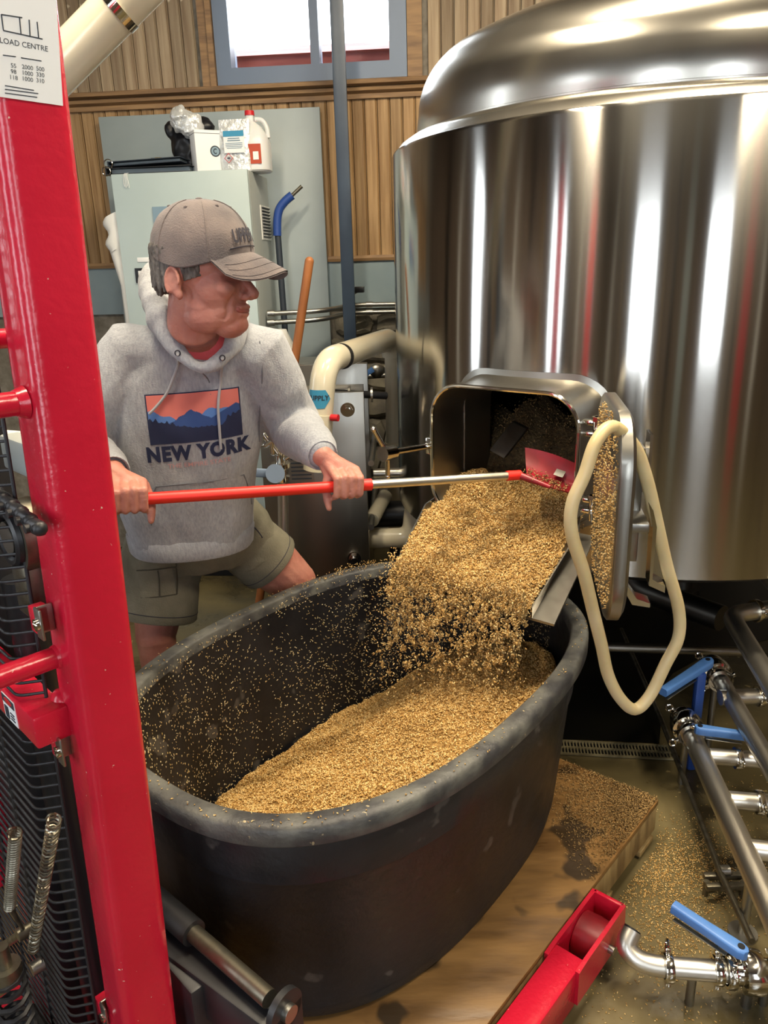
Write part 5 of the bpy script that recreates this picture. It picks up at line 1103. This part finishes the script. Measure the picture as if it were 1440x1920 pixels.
# trunk, arms, legs
bd.loft([tring(nk+V(0, .01, .0), .07, .06), tring(nk+V(0, .035, -.07), .10, .06), tring(A(362, 760, 2.06), .15, .085), tring(A(360, 900, 2.08), .15, .11), tring(pel, .15, .11)])
for S_, E_, W_ in ((sR, eR, wrR), (sL_, eL, wrL)):
    limb(bd, [nk+V(0, .04, -.09), S_+V(0, .02, -.04)], [.045, .045]); limb(bd, [S_+V(0, 0, -.03), S_*.5+E_*.5, E_], [.052, .048, .042]); limb(bd, [E_, E_*.6+W_*.4, W_], [.042, .042, .028])
limb(bd, [hipR, hipR*.5+knR*.5, knR], [.095, .094, .072]); limb(bd, [knR, knR*.65+ftR*.35, ftR+V(0, 0, .07)], [.066, .056, .036]); limb(bd, [hipL, hipL*.5+knL*.5, knL], [.088, .085, .06]); limb(bd, [knL, knL*.65+ftL*.35, ftL+V(0, 0, .07)], [.058, .055, .036])
for f_, d_ in ((ftR, nrm(V(.35, -.94, 0))), (ftL, nrm(V(-.1, -.99, 0)))): limb(bd, [f_+V(0, 0, .05)-d_*.04, f_+d_*.15+V(0, 0, .035)], [.035, .028])
# hands: four fingers over the shaft, thumb below
def hand(c, wr, thumb_side):
    s_ = thumb_side
    A4 = [(-.030, 1.0), (-.0095, 1.08), (.0105, 1.02), (.0295, .86)]
    for k, (a, l) in enumerate(A4):
        a = a*(-s_); kn = HD(c, a*1.02, -.012, .036); p1 = HD(c, a, .027, .0245*l+.003); p2 = HD(c, a, .026, -.0155*l); p3 = HD(c, a*.98, .004, -.0255)
        bd.caps(kn, p1, .0105, .0098, 12); bd.caps(p1, p2, .0096, .0088, 12); bd.caps(p2, p3, .0088, .0078, 12); bd.caps(wr+(kn-wr)*.25, kn, .017, .0118, 12)
    bd.caps(wr, HD(c, 0, -.022, .034), .026, .022); bd.caps(HD(c, -.024, -.022, .028), HD(c, .024, -.022, .028), .017, .016)
    t0 = HD(c, .034*s_*1.0, -.028, .022); t1 = HD(c, .045*s_, -.02, -.008); t2 = HD(c, .045*s_, -.002, -.034); t3 = HD(c, .043*s_, .004, -.052)
    bd.caps(wr+(t0-wr)*.4, t0, .017, .0145, 12); bd.caps(t0, t1, .0138, .0122, 12); bd.caps(t1, t2, .0115, .0105, 12); bd.caps(t2, t3, .0102, .008, 12)
hand(hR, wrR, -1); hand(hL, wrL, 1)
bme_ = remeshed(bd, .0034, 3, .5)
def face_fn(p):
    q = (np.asarray(p)-HC)/HS; x, y, z = q@hs, q@hf, q@hu
    if abs(x) > .1 or abs(y) > .15 or abs(z) > .14: return .0006*noise.noise(Vector(p)*60)
    d = 0.
    if y > .03:
        for s_ in (1, -1): d -= .0075*math.exp(-(((x-s_*.033)/.016)**2+((z-.012)/.010)**2)); d -= .0022*math.exp(-((abs(x)-.036-.12*(-.03-z))/.0035)**2)*(1 if -.075 < z < -.02 else 0)
        d -= .0045*math.exp(-((z+.057)/.0028)**2)*math.exp(-(x/.024)**2)
        for k in range(3): d -= .0011*math.exp(-((z-.045-.011*k)/.0025)**2)
    if y > -.02 and z < -.02: d += .0007*noise.noise(Vector((x*55, y*40, z*55)))+.0006*noise.noise(Vector((x*120, y*90, z*120)))
    for s_ in (1, -1): d -= .004*math.exp(-(((x-s_*.086)/.012)**2+((y+.018)/.008)**2+((z-.0)/.013)**2))
    return d
displace(bme_, face_fn)
man = obj('person', bme_, M['skin'], None, 180, loc=(pel[0], pel[1], 0)); tag(man, 'man in grey hooded sweatshirt, cap and khaki shorts leaning to shovel grain', 'person')
for s_ in (1, -1):
    e = obj('eye', MB().ball(HL(s_*.031, .0665, .011), .0105*HS, seg=16), M['eyewhite'], man, 180); obj('iris', MB().ball(HL(s_*.0322, .0735, .0105), .0052*HS, seg=12), M['ink'], e, 180)
    bw_ = MB(); bw_.tube([HL(s_*(.014+.036*k/6), .0955-.02*(k/6)**2, .0285+.006*math.sin(k/6*3)) for k in range(7)], [.003, .0045, .005, .005, .0045, .004, .002], 8); obj('eyebrow', bw_, M['hair'], man)
obj('lips', remeshed(MB().tube([HL(.022*math.cos(t), .1015-.010*abs(math.cos(t))**2, -.0535+.0045*math.sin(t)) for t in np.linspace(0, 2*math.pi, 18, endpoint=False)], .0042*HS, 8, True), .002, 2), M['lip'], man, 180)
# ---- hair: shell below the cap
hr_m = MB(); hb(hr_m, 0, -.014, .03, .0805, .1015, .088, 40)
vv2 = np.array(hr_m.v); q = (vv2-HC)/HS; lx, ly, lz = q@hs, q@hf, q@hu
ok = (lz < .04) & (lz > -.062+np.clip(ly, -.2, .05)*.35) & (ly < .045) & ~((ly > .012) & (lz < -.012)); hr2 = MB(); hr2.add(vv2, [f for f in hr_m.f if all(ok[i] for i in f)])
lower = MB()
for k in range(14):
    for s_ in (1, -1):
        a = -.09+.058*k/13; wv = .0785*math.sqrt(max(.02, 1-((a+.006)/.102)**2)); lower.caps(HL(s_*wv, a, .07), HL(s_*wv*.985, a-.002, -.010+.008*math.sin(k*1.7)), .0065, .0045, 8)
    x_ = -.062+.124*k/13; y_ = -.1*math.sqrt(max(.05, 1-(x_/.082)**2)); lower.caps(HL(x_, y_, .075), HL(x_, y_*.95, -.026), .007, .005, 8)
for s_ in (1, -1):
    for k in range(6): lower.caps(HL(s_*(.0765-.001*k), -.004+.007*k, .05), HL(s_*(.0735-.002*k), .002+.006*k, .004+.002*k), .006, .0035, 8)
hm2 = remeshed(lower, .0032, 2); displace(hm2, lambda p: .0018*noise.noise(Vector(p)*150)); obj('hair', hm2, M['hair'], man, 60)
# ---- cap
_cq = 0.0; cfw = hf*math.cos(_cq)-hu*math.sin(_cq); cup = hu*math.cos(_cq)+hf*math.sin(_cq)
def CT(x, y, z): return HC+HS*(hs*x+cfw*y+cup*z)
crx, cry, crz = .0885, .113, .118
def rimz(t): return .03+.030*max(0, math.sin(t))**1.5+.029*max(0, -math.sin(t))**1.5
CTOP = .163                       # t measured from the side; front is +90 deg
cp = MB(); R = []; NS = 48
for k in range(15):
    q_ = k/14; ring = []
    for j in range(NS):
        t = 2*math.pi*j/NS; z0 = rimz(t); e = math.pi/2*q_; rr = math.cos(e)**.82; pan = 1+.006*abs(math.sin(3*t+.3))*math.sin(e*2)
        crease = 1-.03*math.exp(-((e-.75)/.22)**2)*max(0, math.sin(t))
        ring.append(CT(crx*math.cos(t)*rr*pan*crease, +.004+cry*math.sin(t)*rr*pan*crease, z0+(CTOP-z0)*math.sin(e)**.92))
    R.append(ring)
inner = [[HC+(p-HC)*.965 for p in r] for r in reversed(R[:-1])]
cp.loft(R[:-1]+[[CT(0, .004, CTOP)+(p-CT(0, .004, CTOP))*.5 for p in R[-2]]], False, True); cme = cp.mesh(); displace(cme, lambda p: .0022*noise.noise(Vector(p)*26)+.0008*noise.noise(Vector(p)*70)); cap = obj('cap', cme, M['cap'], man, 80)
obj('cap_band', MB().loft([[HC+(p-HC)*1.006 for p in R[0]], [HC+(p-HC)*.97-hu*.001 for p in R[0]]], False, False), M['cap'], cap)
obj('cap_button', MB().ball(CT(0, .004, CTOP), (.0085, .0085, .004), hax, 14), M['cap'], cap)
bm2 = MB(); RR = []; NB = 26
for side in (0, 1):
    for k in range(9):
        q_ = k/8; ring = []
        for j in range(NB+1):
            w_ = j/NB; t = math.radians(34+112*w_); s_ = math.cos(math.pi*w_); ext = .080*(max(0, math.sin(math.pi*w_))**.6)*q_
            x = crx*math.cos(t)*(1+.06*q_); y = .004+cry*math.sin(t)*.985+ext; ring.append(CT(x, y, rimz(t)+.002-q_*((.030+.034*s_*s_)*max(0, math.sin(math.pi*w_))**.4)-.006*q_*q_*math.sin(math.pi*w_)-.0035*side))
        RR.append(ring) if side == 0 else RR.insert(0, ring)
half = len(RR)//2; g_ = RR
bm2.loft(RR, False, False, False); brm = obj('brim', bm2, M['cap'], cap, 60)
for k in range(3):
    st_ = MB(); ring = g_[half+3+k*2]; st_.tube([p+hu*.0006 for p in ring[2:-2]], .0007, 5); obj('stitch', st_, M['cap'], brm)
for t in (30, 90, 150, 210, 270, 330):
    sm = []
    for k in range(0, 13): e = math.pi/2*k/14; rr = math.cos(e)**.82; a = math.radians(t); sm.append(CT(crx*1.008*math.cos(a)*rr, +.004+cry*1.008*math.sin(a)*rr, rimz(a)+(CTOP+.0005-rimz(a))*math.sin(e)**.92))
    obj('seam', MB().tube(sm, .0011, 5), M['cap'], cap)
    if t % 60 == 30:
        for dt in (28,):
            e = math.pi/2*.66; rr = math.cos(e)**.82; a = math.radians(t+dt); p = CT(crx*1.005*math.cos(a)*rr, +.004+cry*1.005*math.sin(a)*rr, rimz(a)+(CTOP+.0005-rimz(a))*math.sin(e)**.92); nn = nrm(p-HC); x_, y_, _ = frame_of(nn)
            obj('eyelet', MB().tube([p+.003*(math.cos(w)*x_+math.sin(w)*y_) for w in np.linspace(0, 2*math.pi, 10, endpoint=False)], .0012, 5, True), M['cap'], cap)
me = text_mesh('UPPER', .036, .0011, .62)
for v in me.vertices:
    a = math.pi/2-.2+v.co.x/.098; zz_ = v.co.y+.034; z0 = rimz(a); e = math.asin(min(.99, max(0.001, zz_/(CTOP-z0)))**(1/.92)); rr = math.cos(e)**.82
    v.co = Vector(CT(crx*1.03*math.cos(a)*rr, .004+cry*1.03*math.sin(a)*rr, z0+zz_))
obj('cap_lettering', me, M['capdark'], cap, None)
obj('cap_underline', MB().tube([CT(crx*1.022*math.cos(a)*.985, +.004+cry*1.022*math.sin(a)*.985, rimz(a)+.0135) for a in np.linspace(.95, 1.8, 12)], .0012, 5), M['capdark'], cap)
# ---- t-shirt
ts = MB(); ts.loft([tring(nk+V(.004, -.005, .012), .074, .07), tring(nk+V(.004, -.012, -.01), .085, .082), tring(nk+V(0, -.005, -.05), .12, .095), tring(nk+V(0, .01, -.12), .14, .1)], False, True); tee = obj('t_shirt', remeshed(MB().loft([tring(nk+V(.004, -.006, .004), .078, .072), tring(nk+V(.004, -.014, -.012), .088, .084), tring(nk+V(0, .015, -.055), .1, .085), tring(nk+V(0, .05, -.12), .1, .06)]), .006, 3), M['tee'], man, 180)
obj('collar', MB().tube(tring(nk+V(.004, -.008, .012), .075, .071), .007, 8, True), M['tee'], tee)
# ---- hoodie
hd_ = MB()
hd_.loft([tring(nk+V(0, .03, -.015), .10, .06), tring(nk+V(0, .03, -.05), .145, .09), tring(A(364, 705, 2.03), .2, .125), tring(A(358, 790, 2.05), .2, .145), tring(A(352, 880, 2.07), .19, .155), tring(A(352, 950, 2.09), .185, .15), tring(A(360, 1003, 2.11), .172, .142, ax=(nrm(brt+V(0, 0, .02)), -fb))])
limb(hd_, [nk+V(0, .03, -.06)+brt*.08, sR+V(-.01, 0, -.02), sR*.5+eR*.5+V(0, 0, -.01), eR, eR*.55+wrR*.45, eR*.15+wrR*.85], [.075, .085, .076, .074, .064, .05])
limb(hd_, [nk+V(0, .03, -.06)-brt*.08, sL_+V(.01, 0, -.02), sL_*.5+eL*.5, eL, eL*.5+wrL*.5, eL*.15+wrL*.85], [.075, .088, .084, .076, .062, .048])
hood = smooth_path([A(377, 690, 1.815), A(328, 648, 1.84), A(296, 590, 1.90), A(285, 535, 2.0), A(318, 508, 2.07), A(372, 510, 2.09), A(432, 560, 2.04), A(446, 615, 1.93), A(428, 660, 1.85)], 6, True)
hr_l = [.015+.024*max(0, math.sin(math.pi*(k/len(hood))))**1.3 for k in range(len(hood))]
hd_.tube(hood, hr_l, 14, True)
for k in range(10): # fabric of the hood lying behind the shoulders
    p = hood[int(len(hood)*(.22+.4*k/9))]; hd_.caps(p, p*.35+(nk+V(0, .1, -.07))*.65, .036, .05, 12)
hme = remeshed(hd_, .0065, 5, .5)
def cloth_fn(p):
    P_ = Vector(p); d = .006*noise.noise(P_*8)+.0055*noise.noise(Vector((p[0]*17+p[2]*5, p[1]*17, p[2]*5)))+.002*noise.noise(Vector((p[0]*40, p[1]*40, p[2]*16)))
    for E_, W_, S_ in ((eR, wrR, sR), (eL, wrL, sL_)):
        ax_ = nrm(W_-S_); w = math.exp(-(np.linalg.norm(p-E_)/.14)**2); s_ = (p-E_)@nrm(W_-E_); d += w*.008*noise.noise(Vector((s_*34+p[2]*10, p[0]*9, p[1]*9+s_*8)))
        w2 = math.exp(-(np.linalg.norm(p-(E_*.25+W_*.75))/.07)**2); d += w2*.006*noise.noise(Vector((((p-E_)@nrm(W_-E_))*48, p[0]*12, p[1]*12)))
    w = math.exp(-((p[2]-.86)/.09)**2); d += w*.007*noise.noise(Vector((p[0]*14, p[1]*14, p[2]*5)))
    return d
displace(hme, cloth_fn); hdo = obj('hoodie', hme, M['hoodie'], man, 180)
tmp = hme.copy(); co = np.array([v.co[:] for v in hme.vertices])+worldloc(man); bvh = BVHTree.FromPolygons([Vector(c) for c in co], [tuple(p.vertices) for p in hme.polygons])
def hit(x, y, off=.003):
    d = Vector(ray(x, y)).normalized(); loc, nor, i, dist = bvh.ray_cast(Vector((0, 0, H)), d)
    return None if loc is None else np.array(loc-d*off)
# cuffs, hem
def cuff(E_, W_, r):
    d = nrm(W_-E_); c = W_-d*.004; mb = MB(); x, y, _ = frame_of(d); R_ = []
    for a, q_ in ((-.062, 1.02), (-.055, 1.08), (-.02, 1.02), (.0, .95), (.006, .88), (.0, .8)): R_.append([c+d*a+(r*q_*(1+.02*(k % 2)))*(math.cos(2*math.pi*k/56)*x+math.sin(2*math.pi*k/56)*y) for k in range(56)])
    mb.loft(R_, False, False); obj('cuff', mb, M['hoodie'], hdo, 60)
cuff(eR, wrR, .043); cuff(eL, wrL, .042)
hem = MB(); hc_ = A(360, 1003, 2.11); R_ = []
for z_, q_ in ((.03, 1.0), (.025, 1.025), (-.02, 1.0), (-.03, .96)): R_.append([hc_+V(0, 0, z_)+(p-hc_)*q_*(1+.006*(k % 2)) for k, p in enumerate(tring(hc_, .176, .146, 96))])
hem.loft(R_, False, False); obj('hem_band', hem, M['hoodie'], hdo, 60)
# printed picture and lettering, laid on the chest along the chest's own facing
pcw = hit(365, 782, 0.0); tilt = math.radians(1.5); pxv = nrm(brt*math.cos(tilt)+UPZ*math.sin(tilt)); pyv = nrm(UPZ-fb*.0)
PWD = .232; PHT = .128
def on_chest(a, b, off):
    o_ = pcw+pxv*a+pyv*b+fb*.4; loc, nor, i, dist = bvh.ray_cast(Vector(o_), Vector(-fb)); 
    return (np.array(loc)+fb*off) if loc is not None else pcw+pxv*a+pyv*b+fb*off
nx, ny = 150, 84
def ridge(a, seed, amp): return amp*noise.noise(Vector((a*3.1, seed, 0)))+amp*.4*noise.noise(Vector((a*8, seed, 3)))
def pic(a, b):
    if a < .014 or a > .986 or b < .02 or b > .975: return 0
    tree = .30+.20*(1-min(1, a/.42))+.24*max(0, (a-.78)/.22)+.05*ridge(a*2, 9, 1)
    f = (a*17) % 1; tree += (.09 if (a < .32 or a > .82) else .025)*(1-abs(2*f-1))**1.2*(.6+.4*math.sin(math.floor(a*17)*2.3))
    if b < tree: return 0
    m2 = .66-1.15*abs(a-.47)*.9+.03*math.sin(a*60)*.3; m3 = .70-.9*abs(a-.95)
    if b < max(m2, m3, .42): return 2
    m4 = .55+.10*math.sin(a*9+1.2)+.03*math.sin(a*31)
    if b < m4: return 3
    return 1
pm_ = MB(); grid = [[on_chest((i/nx-.5)*PWD, (j/ny-.5)*PHT, .0022) for j in range(ny+1)] for i in range(nx+1)]
pm_.v = [tuple(p) for r in grid for p in r]; m1 = ny+1
for i in range(nx):
    for j in range(ny): pm_.f.append((i*m1+j, (i+1)*m1+j, (i+1)*m1+j+1, i*m1+j+1)); pm_.mi.append(pic((i+.5)/nx, (j+.5)/ny))
base_ = worldloc(man); pme = bpy.data.meshes.new('print'); pme.from_pydata([tuple(np.array(p)-base_) for p in pm_.v], [], pm_.f)
for m_ in ('navy', 'salmon', 'midblue', 'skyblue'): pme.materials.append(M[m_])
pme.polygons.foreach_set('material_index', pm_.mi); shade(pme, 180); po_ = bpy.data.objects.new('chest_print', pme); col.objects.link(po_); po_.parent = hdo
def chest_text(name, s, size, b0, m, bold, sx):
    me = text_mesh(s, size, bold, sx); bm = bmesh.new(); bm.from_mesh(me); bmesh.ops.triangulate(bm, faces=bm.faces[:])
    for _ in range(3):
        L_ = [e for e in bm.edges if e.calc_length() > .006]
        if not L_: break
        bmesh.ops.subdivide_edges(bm, edges=L_, cuts=1); bmesh.ops.triangulate(bm, faces=bm.faces[:])
    bm.to_mesh(me); bm.free()
    for v in me.vertices: v.co = Vector(on_chest(v.co.x, v.co.y+b0, .0024))
    return obj(name, me, m, hdo, None)
chest_text('chest_lettering', 'NEW YORK', .052, -PHT/2-.028, M['navy'], .0028, .86); chest_text('chest_lettering', 'THE EMPIRE STATE', .017, -PHT/2-.060, M['salmonthin'], .0001, 1.12)
def strand(name, pts, r, m, off=.006, parent=hdo):
    P = [hit(x, y, off) for x, y in pts]; P = [p for p in P if p is not None]
    if len(P) > 2: obj(name, MB().tube(smooth_path(P, 4), r, 8), m, parent, 60)
strand('drawstring', [(333, 664), (334, 680), (326, 705), (314, 735), (297, 758), (280, 776)], .0036, M['cord'], .009); strand('drawstring', [(417, 672), (414, 710), (409, 760), (411, 800), (414, 842)], .0036, M['cord'], .009)
for x, y in ((333, 662), (417, 671)):
    p = hit(x, y, .004)
    if p is not None: obj('eyelet', MB().tube([p+.006*(math.cos(t)*brt+math.sin(t)*UPZ) for t in np.linspace(0, 2*math.pi, 12, endpoint=False)], .0016, 6, True), M['capdark'], hdo)
for s_ in ([(292, 912), (340, 908), (400, 902), (458, 890)], [(292, 914), (284, 935), (281, 960), (284, 985)], [(458, 892), (466, 915), (472, 945)], [(487, 640), (492, 700), (487, 770), (486, 828)], [(462, 596), (490, 602), (508, 625)], [(380, 700), (392, 715), (395, 740)]): strand('seam', s_, .0016, M['seam'], .0015)
# ---- shorts
sp_ = MB(); sp_.loft([tring(A(366, 975, 2.13), .165, .135), tring(A(366, 1015, 2.16), .178, .142), tring(A(368, 1050, 2.18), .165, .13)])
dR = nrm(knR-hipR); dL = nrm(knL-hipL); eRs = hipR+dR*np.linalg.norm(knR-hipR)*.40; eLs = hipL+dL*np.linalg.norm(knL-hipL)*.60
limb(sp_, [hipR, (hipR+eRs)/2, eRs-dR*.02], [.118, .116, .1]); limb(sp_, [hipL, (hipL+eLs)/2, eLs-dL*.02], [.115, .122, .108])
spm = remeshed(sp_, .007, 4)
displace(spm, lambda p: .006*noise.noise(Vector(p)*14)+.005*math.sin(((p-hipR)@dR)*75+4*noise.noise(Vector(p)*8))*math.exp(-(np.linalg.norm(p-eRs)/.12)**2)+.003*noise.noise(Vector((p[0]*30, p[1]*30, p[2]*8)))); sho = obj('shorts', spm, M['khaki'], man, 180)
def leghem(e, d, r):
    x, y, _ = frame_of(d); mb = MB(); R_ = []
    for a, q_ in ((-.06, .99), (-.02, 1.03), (.04, 1.05), (.066, 1.05), (.07, 1.02), (.05, .97)): R_.append([e+d*a+r*q_*(1+.02*math.sin(3*t+1))*(math.cos(t)*x+math.sin(t)*y) for t in np.linspace(0, 2*math.pi, 40, endpoint=False)])
    mb.loft(R_, False, False); h_ = obj('leg_hem', mb, M['khaki'], sho, 60); obj('hem_stitch', MB().tube([e+d*.045+r*1.053*(1+.02*math.sin(3*t+1))*(math.cos(t)*x+math.sin(t)*y) for t in np.linspace(0, 2*math.pi, 40, endpoint=False)], .0012, 5, True), M['capdark'], h_)
leghem(eRs, dR, .098); leghem(eLs, dL, .112)
co = np.array([v.co[:] for v in spm.vertices])+worldloc(man); bvh = BVHTree.FromPolygons([Vector(c) for c in co], [tuple(p.vertices) for p in spm.polygons])
def patch(name, quad, th, m, n=10):
    Vt = []; ok_ = True
    for off in (.001, th):
        for i in range(n+1):
            for j in range(n+1):
                a, b = i/n, j/n; px = [(1-a)*(1-b)*quad[0][k]+a*(1-b)*quad[1][k]+a*b*quad[2][k]+(1-a)*b*quad[3][k] for k in (0, 1)]; p = hit(px[0], px[1], off)
                if p is None: ok_ = False; p = np.zeros(3)
                Vt.append(p)
    if not ok_: print('patch missed', name); return
    m1 = n+1; f = [(i*m1+j, (i+1)*m1+j, (i+1)*m1+j+1, i*m1+j+1) for i in range(n) for j in range(n)]; N2 = m1*m1
    bord = [i*m1 for i in range(m1)]+[n*m1+j for j in range(1, m1)]+[i*m1+n for i in range(n-1, -1, -1)]+[j for j in range(n-1, 0, -1)]
    ff = f+[tuple(v+N2 for v in q) for q in f]+[(bord[k], bord[(k+1) % len(bord)], bord[(k+1) % len(bord)]+N2, bord[k]+N2) for k in range(len(bord))]
    obj(name, MB().add(Vt, ff), m, sho, 50)
patch('cargo_pocket', [(258, 1062), (322, 1058), (330, 1112), (264, 1120)], .008, M['khaki']); patch('pocket_flap', [(254, 1040), (328, 1034), (330, 1062), (256, 1068)], .013, M['khaki'])
for s_ in ([(256, 1070), (292, 1068), (331, 1063)], [(331, 1063), (330, 1048), (329, 1036)], [(331, 1066), (333, 1090), (332, 1114)], [(264, 1121), (298, 1119), (331, 1114)], [(296, 1070), (299, 1092), (300, 1118)]): strand('pocket_seam', s_, .0018, M['khakidark'], .012, sho)
strand('seam', [(384, 1030), (386, 1055), (388, 1080)], .0014, M['capdark'], .0015, sho); strand('seam', [(455, 975), (478, 990), (492, 1008)], .002, M['capdark'], .0015, sho)
# ---- shoes
for f_, d_ in ((ftR, nrm(V(.35, -.94, 0))), (ftL, nrm(V(-.1, -.99, 0)))):
    sx_ = np.cross(d_, UPZ); sm_ = MB(); sm_.ball(f_+V(0, 0, .05)-d_*.03, (.045, .06, .055), (sx_, d_, UPZ)); sm_.ball(f_+V(0, 0, .035)+d_*.1, (.05, .11, .04), (sx_, d_, UPZ)); sm_.tube([f_+V(0, 0, .06)-d_*.02, f_+V(0, 0, .11)-d_*.02], .046, 16)
    so = obj('shoe', remeshed(sm_, .007, 3), M['blackmetal'], man, 180); so_ = MB(); so_.loft([[f_+V(0, 0, z_)+sx_*a*.1+d_*(b*.29+.055) for a, b in rrect(1, 1, .45, 6)] for z_ in (.002, .02)]); obj('sole', so_, M['black'], so)
